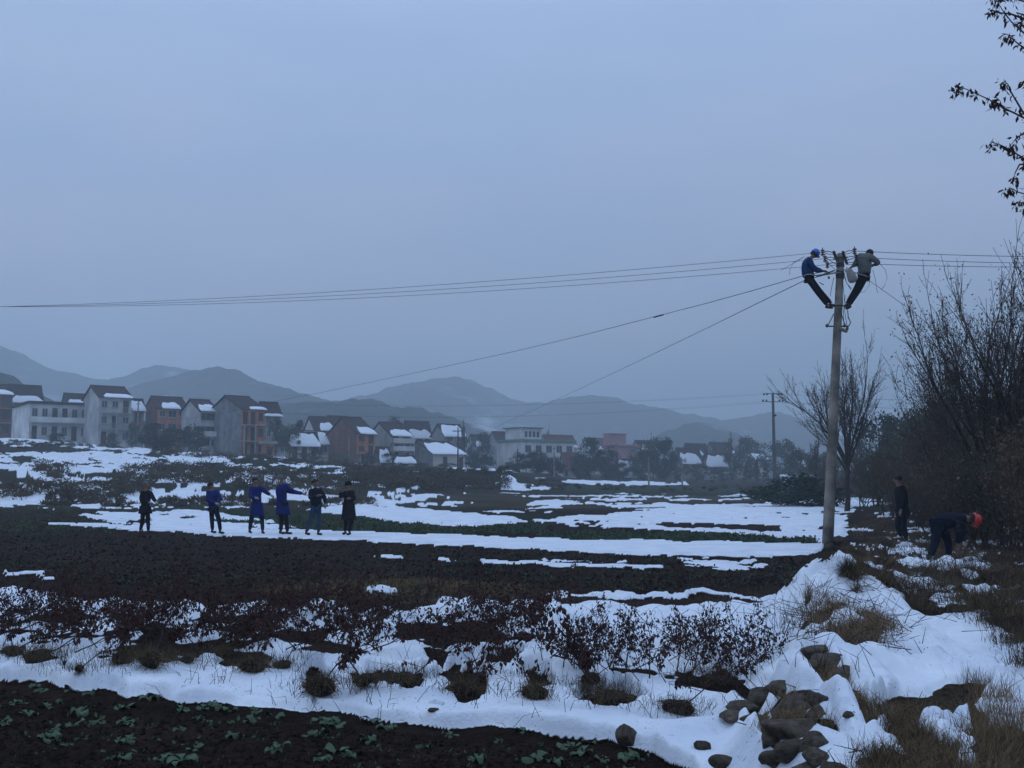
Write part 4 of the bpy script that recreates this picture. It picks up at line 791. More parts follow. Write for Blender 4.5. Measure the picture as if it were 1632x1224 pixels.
for k, (a, b, c) in enumerate((((1218,627),(820,640),(440,634)), ((1216,640),(820,644),(440,646)))):
    for e in (0, 1):
        A = at(a[0]+e*30, a[1], fY); B = at(300, (633, 646)[k]+e*1.5, 150+4*e)
        wire('faint %s wire crossing before the hills, %s strand' % (('upper', 'lower')[k], ('left', 'right')[e]), catenary(A, B, 1.3+.4*k, 30), .006, 'distant lines before the hills')
        wire('faint %s wire continuing right of the distant pole, %s strand' % (('upper', 'lower')[k], ('left', 'right')[e]), catenary(A, at(1700, (636, 650)[k]+e, 90+4*e), .4, 16), .006, 'distant lines before the hills')
for px, yt, yb, Y, lb_, armw in ((219,640,703,172,'thin pale concrete pole before the tall grey house',0), (556,697,740,190,'short pale pole in front of the big red brick house',0), (730,681,748,196,'wooden pole with crossarm beside the hazy bare tree',9), (883,712,758,190,'thin pole left of the red roofed cottage',0), (1033,729,775,165,'thin pale pole before the tall rounded tree',0), (1086,736,770,180,'slim pole left of the far snow roofed cottages',0), (825,716,745,212,'small pole with short crossbar before the white house',5)):
    z0 = zpx(yb, Y)-1; po = empty('utility_pole', ((px-816)/F*Y, Y, z0)); tag(po, lb_, 'utility pole'); h = zpx(yt, Y)-z0
    MB().lathe([(.17, 0), (.11, h)], seg=8).obj('pole', M['concrete'] if not armw else M['bark'], po)
    if armw: MB().box((-armw*Y/F, -.08, h-.8), (armw*Y/F, .08, h-.62)).obj('crossarm', M['iron'], po)
    else: MB().box((-.35, -.05, h-.45), (.35, .05, h-.35)).obj('crossarm', M['iron'], po)
# ------------------------------------------------------------------ people
def skinmesh(name, V, E, Rr, mats, sub=1, root=0):
    me = bpy.data.meshes.new(name); me.from_pydata([tuple(v) for v in V], E, []); o = bpy.data.objects.new('tmp', me); COL.objects.link(o)
    o.modifiers.new('s', 'SKIN'); sk = me.skin_vertices[0].data
    for i, r in enumerate(Rr):
        sk[i].radius = r if isinstance(r, tuple) else (r, r); sk[i].use_root = (i == root)
    o.modifiers[0].use_smooth_shade = True; m2 = o.modifiers.new('u', 'SUBSURF'); m2.levels = sub; m2.render_levels = sub
    dg = bpy.context.evaluated_depsgraph_get(); ev_ = o.evaluated_get(dg); r = bpy.data.meshes.new_from_object(ev_); r.name = name
    bpy.data.objects.remove(o); bpy.data.meshes.remove(me); r.materials.clear()
    for m in mats: r.materials.append(m)
    r.polygons.foreach_set('use_smooth', [True]*len(r.polygons)); return r
def append_mb(me, mb, mi_off=0):
    bm = bmesh.new(); bm.from_mesh(me); n = len(bm.verts); vs_ = [bm.verts.new(v) for v in mb.v]
    for f, m in zip(mb.f, mb.m):
        try: q = bm.faces.new([vs_[i] for i in f]); q.material_index = m; q.smooth = True
        except ValueError: pass
    bm.to_mesh(me); bm.free()
def person(label, Yd, J, face=(1, 0, 0), top='navy', legs='black', shoe='boot', hat=None, gloves=False, coat=None, k=1.0, jw=1.1, cat='person', ground=True):
    """J: photo points (px,py,dy) of the joints at distance Yd"""
    P = {n: at(v[0], v[1], Yd+(v[2] if len(v) > 2 else 0)) for n, v in J.items()}
    base = Vector(((P['ankL'].x+P['ankR'].x)/2, Yd, min(P['ankL'].z, P['ankR'].z)-.08))
    if ground:
        dz = gz(base.x, Yd)-base.z; base.z += dz
        for n in P: P[n] = P[n]+Vector((0, 0, dz))
    rt = empty('person', base); tag(rt, label, cat); P = {n: p-base for n, p in P.items()}; fd = Vector(face).normalized()
    hd = P['head']; nk = P['neck']; up = (hd-nk).normalized(); sm = (P['shL']+P['shR'])/2; side = up.cross(fd).normalized()
    hl = hd-up*.06+fd*.012
    V = [P['pel'], P['pel'].lerp(sm, .5), sm-(sm-P['pel']).normalized()*.06, nk, hl, hd+up*.03, hd+up*.085, P['shL'], P['elL'], P['haL'], P['shR'], P['elR'], P['haR'], P['hipL'], P['knL'], P['ankL'], P['hipR'], P['knR'], P['ankR'], hd+fd*.105-up*.012]
    E = [(0,1),(1,2),(2,3),(3,4),(4,5),(5,6),(2,7),(7,8),(8,9),(2,10),(10,11),(11,12),(0,13),(13,14),(14,15),(0,16),(16,17),(17,18),(5,19)]
    Rr = [.12,.115,.125,.052,.068,.09,.06,.055,.042,.03,.055,.042,.03,.085,.055,.042,.085,.055,.042,.016]
    body = skinmesh('body', V, E, [r*k for r in Rr], [M['skin'], M['eye']])
    mb = MB()
    for s in (-1, 1):
        mb.lathe([(.004, -.009), (.010, 0), (.004, .009)], tuple(hd+fd*.082+side*s*.032+up*.02), 6, 1, axis=fd)   # eyes
        mb.lathe([(.012, -.02), (.022, 0), (.010, .025)], tuple(hd+side*s*.088), 6, 0, axis=up)                    # ears
    mb.lathe([(.003, -.022), (.008, 0), (.003, .022)], tuple(hd+fd*.086-up*.045), 6, 1, axis=side)                # mouth
    for el, ha in (('elL', 'haL'), ('elR', 'haR')):
        d = (P[ha]-P[el]).normalized(); a = P[ha]; sd = d.cross(Vector((0, 0, 1))); sd = sd.normalized() if sd.length > .1 else Vector((1, 0, 0)); dn = d.cross(sd)
        mb.tube([a-d*.02, a+d*.03, a+d*.085], .030, 7, r1=.036)
        for q in range(4):
            o = a+d*.08+sd*(-.027+.018*q); Lf = (.062, .074, .07, .055)[q]; mb.tube([o, o+d*Lf*.5, o+d*Lf*.8+dn*.02, o+d*Lf*.75+dn*.045], .0095, 5, r1=.007)
        o = a+d*.03-sd*.03; mb.tube([o, o-sd*.025+d*.02, o-sd*.03+d*.05+dn*.015], .011, 5, r1=.008)
    append_mb(body, mb); mobj('body', body, rt); POS = P
    tm = M[top]; J2 = [P['pel']-(sm-P['pel']).normalized()*(.04 if coat else .10), P['pel'].lerp(sm, .45), sm-(sm-P['pel']).normalized()*.05, nk-up*.015, P['shL'], P['elL'], P['elL'].lerp(P['haL'], .92), P['shR'], P['elR'], P['elR'].lerp(P['haR'], .92)]
    E2 = [(0,1),(1,2),(2,3),(2,4),(4,5),(5,6),(2,7),(7,8),(8,9)]
    mobj('coat' if coat else 'jacket', skinmesh('jacket', J2, E2, [r*k for r in (.165*jw,.16*jw,.165*jw,.07,.082*jw,.07*jw,.052,.082*jw,.07*jw,.052)], [tm]), rt)
    if coat:
        hem = at(J['pel'][0]+coat[1], coat[0], Yd).z-base.z+(dz if ground else 0); sk = MB(); seg = 18; rings = []
        cz = P['pel']
        for j in range(6):
            t = j/5; z = cz.z+.12+(hem-cz.z-.12)*t; n = len(sk.v)
            for i in range(seg):
                a = 2*math.pi*i/seg; wv = 1+.06*t*math.sin(a*5+1); sk.v.append((cz.x+(hem and (coat[1]*Yd/F)*t)+(.188+.055*t)*math.cos(a)*wv, cz.y+(.178+.03*t)*math.sin(a)*wv, z))
            if j:
                for i in range(seg): sk.f.append((n-seg+i, n-seg+(i+1) % seg, n+(i+1) % seg, n+i)); sk.m.append(0)
        sk.f.append(tuple(range(n, n+seg))); sk.m.append(0); sk.obj('coat_skirt', tm, rt, smooth=True)
    J3 = [P['pel'], P['hipL'], P['knL'], P['ankL']+Vector((0, 0, .02)), P['hipR'], P['knR'], P['ankR']+Vector((0, 0, .02))]
    mobj('trousers', skinmesh('trousers', J3, [(0,1),(1,2),(2,3),(0,4),(4,5),(5,6)], [r*k for r in (.132,.108,.082,.062,.108,.082,.062)], [M[legs]]), rt)
    ff = Vector((fd.x, fd.y, 0)); ff = ff.normalized() if ff.length > .2 else Vector((1, 0, 0))
    for n in ('ankL', 'ankR'):
        a = P[n]; MB().tube([a+Vector((0, 0, .05)), a-ff*.03-Vector((0, 0, .03)), a+ff*.06-Vector((0, 0, .045)), a+ff*.15-Vector((0, 0, .05))], .055, 8, r1=.035).obj('shoe', M[shoe], rt, smooth=True)
    dome = [(.001, .125), (.05, .118), (.08, .095), (.097, .06), (.103, .02), (.1, -.01)]
    hc = hd+up*.02-fd*.008
    if hat and hat.startswith('helmet'):
        o = MB().lathe([(r*1.22, z*1.15) for r, z in dome][::-1], tuple(hc+up*.015), 16, axis=up).obj('helmet', M[hat], rt, smooth=True)
        br = MB(); n = 0; q = []
        for i in range(9):
            a = -.9+1.8*i/8; q.append(hc+up*.005+(fd*math.cos(a)+side*math.sin(a))*.115); q.append(hc-up*.005+(fd*math.cos(a)+side*math.sin(a))*(.16+.02*math.cos(a)))
        br.v = [tuple(x) for x in q]+[tuple(x-up*.008) for x in q]; k2 = len(q)
        for i in range(0, k2-2, 2): br.f += [(i, i+1, i+3, i+2), (k2+i, k2+i+2, k2+i+3, k2+i+1), (i+1, k2+i+1, k2+i+3, i+3)]; br.m += [0]*3
        br.obj('brim', M[hat], o)
        MB().lathe([(.112, -.055), (.106, .0)], tuple(hc), 12, axis=up).obj('hair', M['hair'], rt)
    elif hat == 'cap':
        o = MB().lathe([(r*1.12, z*1.0) for r, z in dome][::-1], tuple(hc+up*.01), 14, axis=up).obj('cap', M['black'], rt, smooth=True)
        MB().lathe([(.06, -.006), (.062, .004), (.02, .008)], tuple(hc+fd*.11+up*.02), 10, axis=up).obj('visor', M['black'], o)
    else:
        hm_ = M['hair'] if hat != 'bald' else M['skin']
        MB().lathe([(r*1.06, z*.98) for r, z in dome][::-1]+[], tuple(hc-fd*.016+up*.004), 14, axis=(up-fd*.35).normalized()).obj('hair', M['hair'] if hat != 'grey' else M['grey'], rt, smooth=True)
    if gloves:
        for el, ha in (('elL', 'haL'), ('elR', 'haR')):
            d = (P[ha]-P[el]).normalized(); a = P[ha]; MB().lathe([(.032, -.03), (.036, .02), (.038, .06), (.028, .09), (.01, .11)], tuple(a), 9, axis=d).obj('glove', M['glove'], rt, smooth=True)
    return rt
def dist_of(py): return 1.95*F/(py-760)
person('leftmost worker of the row in dark coat with grey woolly cap, hands forward', 36.2, dict(head=(232.7,772,0), neck=(233,779.5), shL=(226.5,783.5,.05), shR=(239.5,783.5,-.05), elL=(224.5,797,-.1), elR=(245,794,-.1), haL=(239,799.5,-.25), haR=(249,799,-.2), pel=(231.5,810), hipL=(228,811), hipR=(235,811), knL=(227,829), knR=(236,829), ankL=(224,844), ankR=(236.5,845)), (.8,-.6,0), 'black', 'black', hat='grey', gloves=True, coat=(817, 0))
person('short worker in bright blue jacket with white gloves, second in the row', 34.6, dict(head=(336.5,778.5,0), neck=(337,785), shL=(331,789,.05), shR=(344.5,788,-.05), elL=(331,801,-.15), elR=(351,797,-.1), haL=(345,806,-.3), haR=(353.5,803,-.2), pel=(340,814), hipL=(337,816), hipR=(344,816), knL=(337.7,833), knR=(349,833), ankL=(338.5,849), ankR=(351,850)), (.9,-.45,0), 'blue', 'navy', gloves=True)
person('worker in long blue coat standing with legs apart, one arm held out right', 34.3, dict(head=(406.6,773,0), neck=(407,780), shL=(400.5,784,.02), shR=(415.5,784,-.02), elL=(398.5,797,-.12), elR=(425,790.5,-.05), haL=(408,799,-.3), haR=(431.5,794.5,-.05), pel=(409.5,812), hipL=(405,813), hipR=(414,813), knL=(400,834), knR=(417.5,834), ankL=(398,851), ankR=(418.5,852)), (.5,-.85,0), 'blue', 'navy', gloves=True, coat=(828, 0))
person('taller worker in long blue coat with back half turned, reaching far right', 33.6, dict(head=(448.2,770,0), neck=(447.8,777), shL=(442,782,.12), shR=(454,781,-.12), elL=(462,789.5,.12), elR=(468,789.5,-.15), haL=(479,792,.08), haR=(483.5,793,-.1), pel=(449.8,810), hipL=(446.5,811,.08), hipR=(453,811,-.08), knL=(448.3,835,.08), knR=(456,835,-.08), ankL=(447.5,853,.08), ankR=(458,853.5,-.08)), (1,.25,0), 'blue', 'black', hat='grey', coat=(826, 1))
person('dark jacketed worker in blue trousers with wide stance and hands at the chest', 32.9, dict(head=(503,776.5,0), neck=(502.4,783.5), shL=(495.5,789,.05), shR=(511,788,-.08), elL=(494,801,-.15), elR=(518,802,0), haL=(507,796,-.3), haR=(518,810,-.12), pel=(503.7,813), hipL=(500,815), hipR=(507.5,815), knL=(494.5,835), knR=(508.5,835), ankL=(488.5,854.5), ankR=(507.5,855)), (.7,-.6,0), 'navy', 'jeans')
person('rightmost worker of the row in black coat and cap raising one hand to the face', 32.8, dict(head=(554.8,782,0), neck=(555,789), shL=(549,793), shR=(562,793), elL=(543,800,-.12), elR=(564.5,804,-.05), haL=(542.5,790,-.25), haR=(557,802,-.3), pel=(555.6,815), hipL=(552,816), hipR=(559.5,816), knL=(551.8,837), knR=(560,837), ankL=(550,855), ankR=(557,856)), (-.3,-.95,0), 'black', 'black', hat='cap', coat=(836, 0))
person('man in dark jacket and black hair walking away left along the brushy path', 26.6, dict(head=(1430.6,772.5,0), neck=(1432.5,781), shL=(1431.5,787,.15), shR=(1438.5,785,-.15), elL=(1433,806,.2), elR=(1441,805,-.2), haL=(1431.5,819,.18), haR=(1436,821,-.22), pel=(1439,823), hipL=(1436.5,825,.08), hipR=(1440.5,825,-.08), knL=(1430.5,844,.08), knR=(1440.5,846,-.08), ankL=(1437,864,.08), ankR=(1444.5,867,-.08)), (-.85,.3,0), 'black', 'navy')
person('bending worker in dark blue clothes with bright red helmet working at the path edge', 18.7, dict(head=(1549,840.5,0), neck=(1541,838.5,0), shL=(1532,838,.15), shR=(1530,841,-.17), elL=(1534,860,.18), elR=(1531,862,-.2), haL=(1532,879,.12), haR=(1527.5,882,-.15), pel=(1496,846), hipL=(1498,850,.08), hipR=(1495,850,-.09), knL=(1512,874,.12), knR=(1491,876,-.12), ankL=(1513,901,.12), ankR=(1483,902.5,-.12)), (.35,-.1,-.85), 'navy', 'navy', hat='helmetred', jw=1.05)
PYL = PB.y
person('lineman in blue jacket and blue helmet leaning back on the left side of the pole', PYL-.02, dict(head=(1297.8,405.5,0), neck=(1293,410.5,0), shL=(1285,413.5,.14), shR=(1287.5,415,-.16), elL=(1299,428.5,.15), elR=(1300,431,-.18), haL=(1311,431.5,.05), haR=(1312,432,-.15), pel=(1287.5,441), hipL=(1290,443.5,.08), hipR=(1289,444,-.08), knL=(1305.5,463,.12), knR=(1302.5,465,-.12), ankL=(1324,484,.08), ankR=(1318.5,487.5,-.08)), (.75,-.05,-.55), 'bluejacket', 'black', hat='helmetblue', ground=False, jw=1.12)
person('bareheaded lineman in grey jacket hunched on the right side of the pole', PYL+.02, dict(head=(1384.5,405,.22), neck=(1381,409,.08), shL=(1370.5,408,.12), shR=(1386.5,409,-.12), elL=(1364,420,.2), elR=(1401,419,-.12), haL=(1358,425,.15), haR=(1392.5,422.5,.05), pel=(1377.5,438), hipL=(1374.5,440,.09), hipR=(1378.5,441,-.09), knL=(1364.5,460,.12), knR=(1369,462,-.12), ankL=(1350.5,484,.08), ankR=(1353.5,487.5,-.08)), (-.2,.85,-.5), 'grey', 'black', ground=False, jw=1.3)
# belts, irons and bag
def loosebelt(label, pts, r=.016, name='safety_belt'):
    P = [at(a, b, PYL+c) for a, b, c in pts]; o = P[0].copy(); tag(MB().tube([p-o for p in P], r, 6).obj(name, M['canvas'], None, o), label, 'belt')
loosebelt('pale safety belt from the blue lineman waist round the pole', [(1281,440,-.1),(1285,437.5,-.24),(1292,437,-.24),(1302,440,-.2),(1322,437,-.18),(1338,434,-.16),(1344,433,0),(1338,433,.16),(1322,436,.2),(1300,439,.2),(1284,441,.12)])
loosebelt('pale safety belt from the grey lineman waist round the pole', [(1384,441,-.15),(1375,438,-.22),(1360,434,-.2),(1344,431,-.17),(1334,430,-.05),(1338,430,.16),(1360,434,.2),(1376,438,.2)])
bo = at(1352, 430, PYL-.25); bg_ = MB()
q = [at(1349.5,428.5,PYL-.25), at(1356,430,PYL-.25), at(1369,449,PYL-.25), at(1355.5,455,PYL-.25), at(1351,449,PYL-.25)]
n = 10; ringpts = []
cA, cB = at(1352.5, 429.5, PYL-.27)-bo, at(1361.5, 451, PYL-.27)-bo
bg_.lathe([(.045, -.02), (.085, .03), (.12, .16), (.135, .28), (.12, .36), (.05, .40)], tuple(cA), 12, axis=(cB-cA).normalized()); bo_ = bg_.obj('tool_bag', M['canvas'], None, bo, smooth=True)
tag(bo_, 'pale canvas tool bag hanging between the pole and the grey lineman', 'bag')
for px, py, lb_ in ((1327.5,489,'dark climbing iron under the blue lineman feet'), (1344.5,489,'rusty climbing iron under the grey lineman feet')):
    o = at(px, py, PYL-.05); s_ = 1 if px > 1335 else -1
    tag(MB().tube([(s_*.16, 0, .0), (s_*.02, -.14, .0), (-s_*.14, -.15, .02), (-s_*.27, -.05, .03), (-s_*.24, .12, .02)], .016, 6).tube([(s_*.15, -.04, .0), (s_*.12, .04, -.03), (s_*.02, .0, -.03)], .014, 5).obj('climbing_iron', M['boot'], None, o), lb_, 'climbing iron')
# ------------------------------------------------------------------ stones
def rock(seed, sub=3):
    bm = bmesh.new(); bmesh.ops.create_icosphere(bm, subdivisions=sub, radius=1); rng = np.random.default_rng(seed); o = rng.uniform(0, 50, 3)
    P = np.array([v.co[:] for v in bm.verts])
    for _ in range(10):
        d = rng.normal(size=3); d /= np.linalg.norm(d); c = rng.uniform(.5, .85); k = P@d; P -= np.outer(np.clip(k-c, 0, None)*.85, d)
    s = fbm(P[:, 0]*1.3+o[0], P[:, 1]*1.3+P[:, 2]*.9+o[1], seed, 3); P *= (1+.16*s+.06*fbm(P[:, 0]*4, P[:, 1]*4+P[:, 2]*3, seed+3, 3))[:, None]
    for v, p in zip(bm.verts, P): v.co = p
    me = bpy.data.meshes.new('stone'); bm.to_mesh(me); bm.free(); me.materials.append(M['stone']); me.polygons.foreach_set('use_smooth', [True]*len(me.polygons)); return me
RK = [rock(100+i) for i in range(7)]
def put_stone(i, px, py, rx, ry, parent=None, lift=.35):
    x, y, z = hit(px, py+ry*.8, 4.6, 60); a = rx*y/F; b = ry*y/F*1.15; o = mobj('stone', RK[i % 7], parent); p = Vector((x, y+a*.3, z+b*lift))
    o.location = p-(parent.location if parent else Vector((0, 0, 0))); o.scale = (a*1.15, a*.9, b*1.1); o.rotation_euler = (random.uniform(-.2, .2), random.uniform(-.25, .25), random.uniform(0, 6.28) if abs(rx-ry) < 6 else random.uniform(-.35, .35)); return o
wx_, wy_, wz_ = hit(1260, 1140, 4.6, 60)
wall_ = empty('dry_stone_wall', (wx_, wy_, wz_)); tag(wall_, 'tumbled dry stone wall of rounded dark boulders at the end of the bank', 'stone wall')
WS = [(1213,1110,31,21),(1270,1120,34,21),(1250,1094,34,11),(1303,1108,18,17),(1262,1154,40,21),(1236,1176,26,13),(1266,1192,30,16),(1235,1210,30,13),(1298,1176,24,16),(1304,1134,20,15),(1308,1206,26,15),(1275,1228,30,14),
      (1322,1052,32,15),(1310,1036,27,11),(1350,1072,24,13),(1185,1122,24,7),(1172,1140,30,7),(1216,1146,34,8),(1200,1236,24,12),(1330,1228,26,14)]
for i, a in enumerate(WS): put_stone(i, *a, parent=wall_, lift=.14)
for i, (px, py, rx, ry, lb_) in enumerate([(1001,1173,20,18,'upright rounded grey boulder standing at the snow and soil edge'), (1120,1189,13,9,'small dark stone half sunk in the snow left of the wall'), (1156,1216,22,11,'flat dark stone below the small snowbound stone'), (1560,1200,14,18,'lone stone in dry grass at the lower right corner'), (1392,1218,22,8,'low brown stone beside the grassy path bottom'),
    (1352,1140,11,5,'little dark flat stone poking from the snow right of the wall'), (690,1133,9,4,'tiny brown stone lying on the snow strip'), (1335,862,12,10,'earth caked boulder at the foot of the concrete pole'), (1322,872,9,7,'smaller boulder leaning against the concrete pole foot')]):
    tag(put_stone(i+4, px, py, rx, ry, lift=.45 if i == 0 else .3), lb_, 'stone')
# ------------------------------------------------------------------ seedlings in the foreground
def leafmesh(seed):
    rng = np.random.default_rng(seed); nx, ny = 7, 5; V = []; L_ = 1.0; bend = rng.uniform(.9, 1.9); tw = rng.uniform(-.5, .5)
    for i in range(nx):
        t = i/(nx-1); a = bend*t*t; x = (t-.28*a*t); z = .55*t-.62*a*t*.75; w_ = .30*math.sin(math.pi*min(1, .08+t*.92)**.8)**.7*(.35+.65*t)*(1-.15*(i == nx-1))
        if t < .3: w_ *= .35+.5*t
        for j in range(ny):
            s = (j/(ny-1)-.5)*2; V.append((x, s*w_, z+.10*abs(s)*w_*2-.05*math.sin(7*t+3*s+seed)*abs(s)+tw*s*w_*t))
    ii = np.arange(nx*ny).reshape(nx, ny); F_ = np.stack([ii[:-1, :-1], ii[1:, :-1], ii[1:, 1:], ii[:-1, 1:]], -1).reshape(-1, 4)
    return npmesh('leaf', V, F_, [M['cabbage']], smooth=True)
LF = [leafmesh(i) for i in range(8)]
SP_ = [(150,460),(180,500),(310,475),(385,515),(60,555),(100,550),(205,570),(350,600),(300,605),(500,570),(540,570),(540,630),(560,650),(580,520),(680,505),(640,515),(760,570),(790,585),(880,515),(900,545),(860,620),(900,640),(830,625),(1000,585),(960,570),(780,665),(690,680),(650,690),(560,712),(510,715),(450,775),(530,785),(230,675),(200,710),(310,650),(20,640),(10,625),(440,635),(400,640),(740,795),(700,800),(840,750),(790,805),(610,760),(1020,700),(1090,630),(1190,610),(1110,550),(1390,620),(1440,640),(1460,650),(1340,690),(1380,685),(1210,740),(1180,760),(1110,770),(1600,720),(1520,790),(1490,770),(1400,790),(1350,800),(1000,810),(660,598),(260,545),(120,600),(70,520)]
SP_ = [(a/2.72, 920+b/2.72) for a, b in SP_]+[(500+a/2.72, 920+b/2.72) for a, b in [(60,640),(245,725),(270,740),(310,660),(480,740),(410,740),(140,775),(110,770),(40,800),(590,690),(520,655),(1100,745),(1130,740),(1200,705),(1170,765),(1440,740),(1400,790),(1370,785),(1040,810),(330,620),(800,720),(700,790),(600,800),(910,655),(250,560),(960,790),(1250,800)]]+[(-60,1130),(-120,1180),(-40,1200),(-90,1110),(1105,1240),(1000,1240),(850,1238),(500,1236),(300,1240),(90,1238)]
k = 0
for px, py in SP_:
    if random.random() < .18: continue
    x, y, z = hit(px, py)
    for _t in range(4):
        if surf(x, y)[1][0] > .3: py += 7; x, y, z = hit(px, py)
    big = random.uniform(.7, 1.25); rt = empty('seedling', (x, y, z-.01), random.uniform(0, 6.28))
    zn = ('far left', 'left', 'middle left', 'middle', 'right')[min(4, max(0, int((px+60)//230)))]+' of the bed, '+('beside the snow' if py < 1098+(px-60)*.083+26 else 'nearest the bottom of the view' if py > 1195 else 'halfway down the bed')
    tag(rt, 'drooping rape seedling at the '+zn, 'seedling', 'rape seedlings at the '+zn)
    nl = random.randint(4, 7); a0 = random.uniform(0, 6)
    for i in range(nl):
        o = mobj('leaf', LF[(k+i*3) % 8], rt); k += 1; s = big*random.uniform(.085, .155); o.scale = (s, s*random.uniform(.9, 1.25), s*random.uniform(.6, 1.0)); o.rotation_euler = (random.uniform(-.4, .4), random.uniform(-.25, .25), a0+i*6.28/nl+random.uniform(-.5, .5)); o.location = (0, 0, .012)
# ------------------------------------------------------------------ scattered stuff
def sample(poly, n, rng, smax=.5, smin=-1, vmin=None):
    """n ground points whose sight line falls inside an outline given in image pixels"""
    xs = [p[0] for p in poly]; ys = [p[1] for p in poly]; out_ = []; tot = 0
    for _ in range(12):
        px = rng.uniform(min(xs), max(xs), n*2); py = rng.uniform(min(ys), max(ys), n*2)
        Y_ = np.full(n*2, 0.0)
        # march the sight lines against the smooth terrain
        Ysr = np.geomspace(4.6, 260, 90); a = (px-816)/F; b_ = (612-py)/F; dy = CP-b_*SP; slope = (SP+b_*CP)/dy; found = np.zeros(n*2, bool)
        for Yk, Yn in zip(Ysr[:-1], Ysr[1:]):
            zz = base_h(Yn*a/dy, np.full(n*2, Yn))[0]; h_ = (CAMZ+Yn*slope <= zz) & ~found; Y_[h_] = rng.uniform(Yk, Yn, h_.sum()); found |= h_
            if found.all(): break
        X_ = Y_*a/dy; X_, Y_ = X_[found], Y_[found]; z_, s_ = surf(X_, Y_); pp = 760-(z_-CAMZ)*F/Y_
        ins = (s_ < smax) & (s_ > smin) & (pdist(poly, 816+F*X_/Y_, pp) > -3)
        out_.append(np.stack([X_, Y_, z_], 1)[ins]); tot += ins.sum()
        if tot >= n: break
    return np.concatenate(out_)[:n]
def blades(P, rng, L_, wd, lean=.5, droop=.8, dirv=None):
    n = len(P); ang = rng.uniform(0, 6.283, n); d = np.stack([np.cos(ang), np.sin(ang), np.zeros(n)], 1)
    if dirv is not None: d = d*.6+np.array(dirv)[None]*.8
    Ls = L_*rng.uniform(.45, 1.3, n); ln = lean*rng.uniform(.3, 1.3, n); s = np.stack([-np.sin(ang+.5), np.cos(ang+.5), np.zeros(n)], 1)*wd*.5
    up = np.array([0, 0, 1.]); rows = []
    for t in (0, .4, .75, 1.0):
        c = P+d*(Ls*ln*t**1.2)[:, None]+up*(Ls*(t-droop*ln*t*t*.9))[:, None]; k_ = (1-t)**.6
        rows.append((c-s*k_, c+s*k_) if t < 1 else (c,))
    V = np.stack([rows[0][0], rows[0][1], rows[1][0], rows[1][1], rows[2][0], rows[2][1], rows[3][0]], 1).reshape(-1, 3)
    b_ = (np.arange(n)*7)[:, None]; F_ = np.concatenate([b_+np.array([f]) for f in ([0, 1, 3], [0, 3, 2], [2, 3, 5], [2, 5, 4], [4, 5, 6])]); return V, F_
def clump(P, rng, k_, r):
    idx_ = rng.integers(0, len(P), k_); Q = P[idx_]+np.concatenate([rng.normal(size=(k_, 2))*r, np.zeros((k_, 1))], 1)
    return Q
rg = np.random.default_rng(99)
def stuff(name, parts_, m_, label=None):
    Vs, Fs, o = [], [], 0
    for V, F_ in parts_: Vs.append(V); Fs.append(F_+o); o += len(V)
    tag(mobj(name, npmesh(name, np.concatenate(Vs), np.concatenate(Fs), [m_])), label, None, None, 'stuff')
DIKE = [(1262,1000),(1262,930),(1330,905),(1345,850),(1400,810),(1632,830),(1700,1000),(1640,1000),(1540,965),(1470,965),(1440,970),(1400,1000),(1350,1050)]
DLOW = [(1330,1060),(1420,1150),(1440,1110),(1520,1180),(1560,1160),(1700,1224),(1700,1300),(1300,1300),(1320,1210)]
parts_ = []
P = sample(DIKE, 520, rg, .6); parts_.append(blades(clump(P, rg, 22000, .10), rg, .20, .006, .8, .8))
P = sample(DLOW, 260, rg, .5); parts_.append(blades(clump(P, rg, 15000, .055), rg, .13, .0032, .85, .8))
P = sample([(1180,1060),(1400,980),(1440,1180),(1180,1224)], 60, rg, .5); parts_.append(blades(clump(P, rg, 3000, .05), rg, .13, .003, .8, .8))
P = sample([(1540,1080),(1632,1150),(1700,1250),(1500,1250)], 60, rg, 2); parts_.append(blades(clump(P, rg, 3000, .07), rg, .22, .004, .6, .7))
P = sample([(1290,772),(1330,772),(1335,800),(1290,800)], 60, rg, 2); parts_.append(blades(clump(P, rg, 2500, .5), rg, .9, .03, .4, .5))
P = sample([(420,935),(600,925),(820,930),(830,955),(560,962),(440,955)], 160, rg, .8); parts_.append(blades(clump(P, rg, 6000, .14), rg, .16, .006, .7, .8))
stuff('dry_grass', parts_, M['straw'])
parts_ = []
P = sample([(1380,820),(1632,830),(1760,1080),(1560,980),(1440,930)], 420, rg, 2); parts_.append(blades(clump(P, rg, 8000, .16), rg, .2, .008, .8, .6))
P = sample([(1540,960),(1632,985),(1760,1120),(1632,1060)], 120, rg, 2); parts_.append(blades(clump(P, rg, 5000, .1), rg, .16, .006, .8, .7, (-.5, -.5, 0)))
P = sample(DLOW, 160, rg, .5); parts_.append(blades(clump(P, rg, 9000, .08), rg, .13, .0035, .8, .8))
P = sample([(700,930),(1250,935),(1240,960),(700,962)], 200, rg, .5); parts_.append(blades(clump(P, rg, 4000, .15), rg, .09, .006, .8, .8))
for cx, cy, cz, r_ in ((3.95, 12.0, .62, .55), (4.9, 14.6, .25, .3), (3.6, 11.8, .35, .4), (4.3, 12.2, .3, .4)):
    n = 4200; a = rg.uniform(0, 6.283, n); q = np.sqrt(rg.uniform(0, 1, n))*r_; bx, by = cx+q*np.cos(a), cy+q*np.sin(a); zz, sn_ = surf(bx, by); kp = sn_ < .55; bx, by, zz = bx[kp], by[kp], zz[kp]
    parts_.append(blades(np.stack([bx, by, zz], 1), rg, .30 if cy > 14 else .40, .007, 1.0, .95, (-.25, -.75, 0)))
stuff('brown_grass', parts_, M['strawdark'])
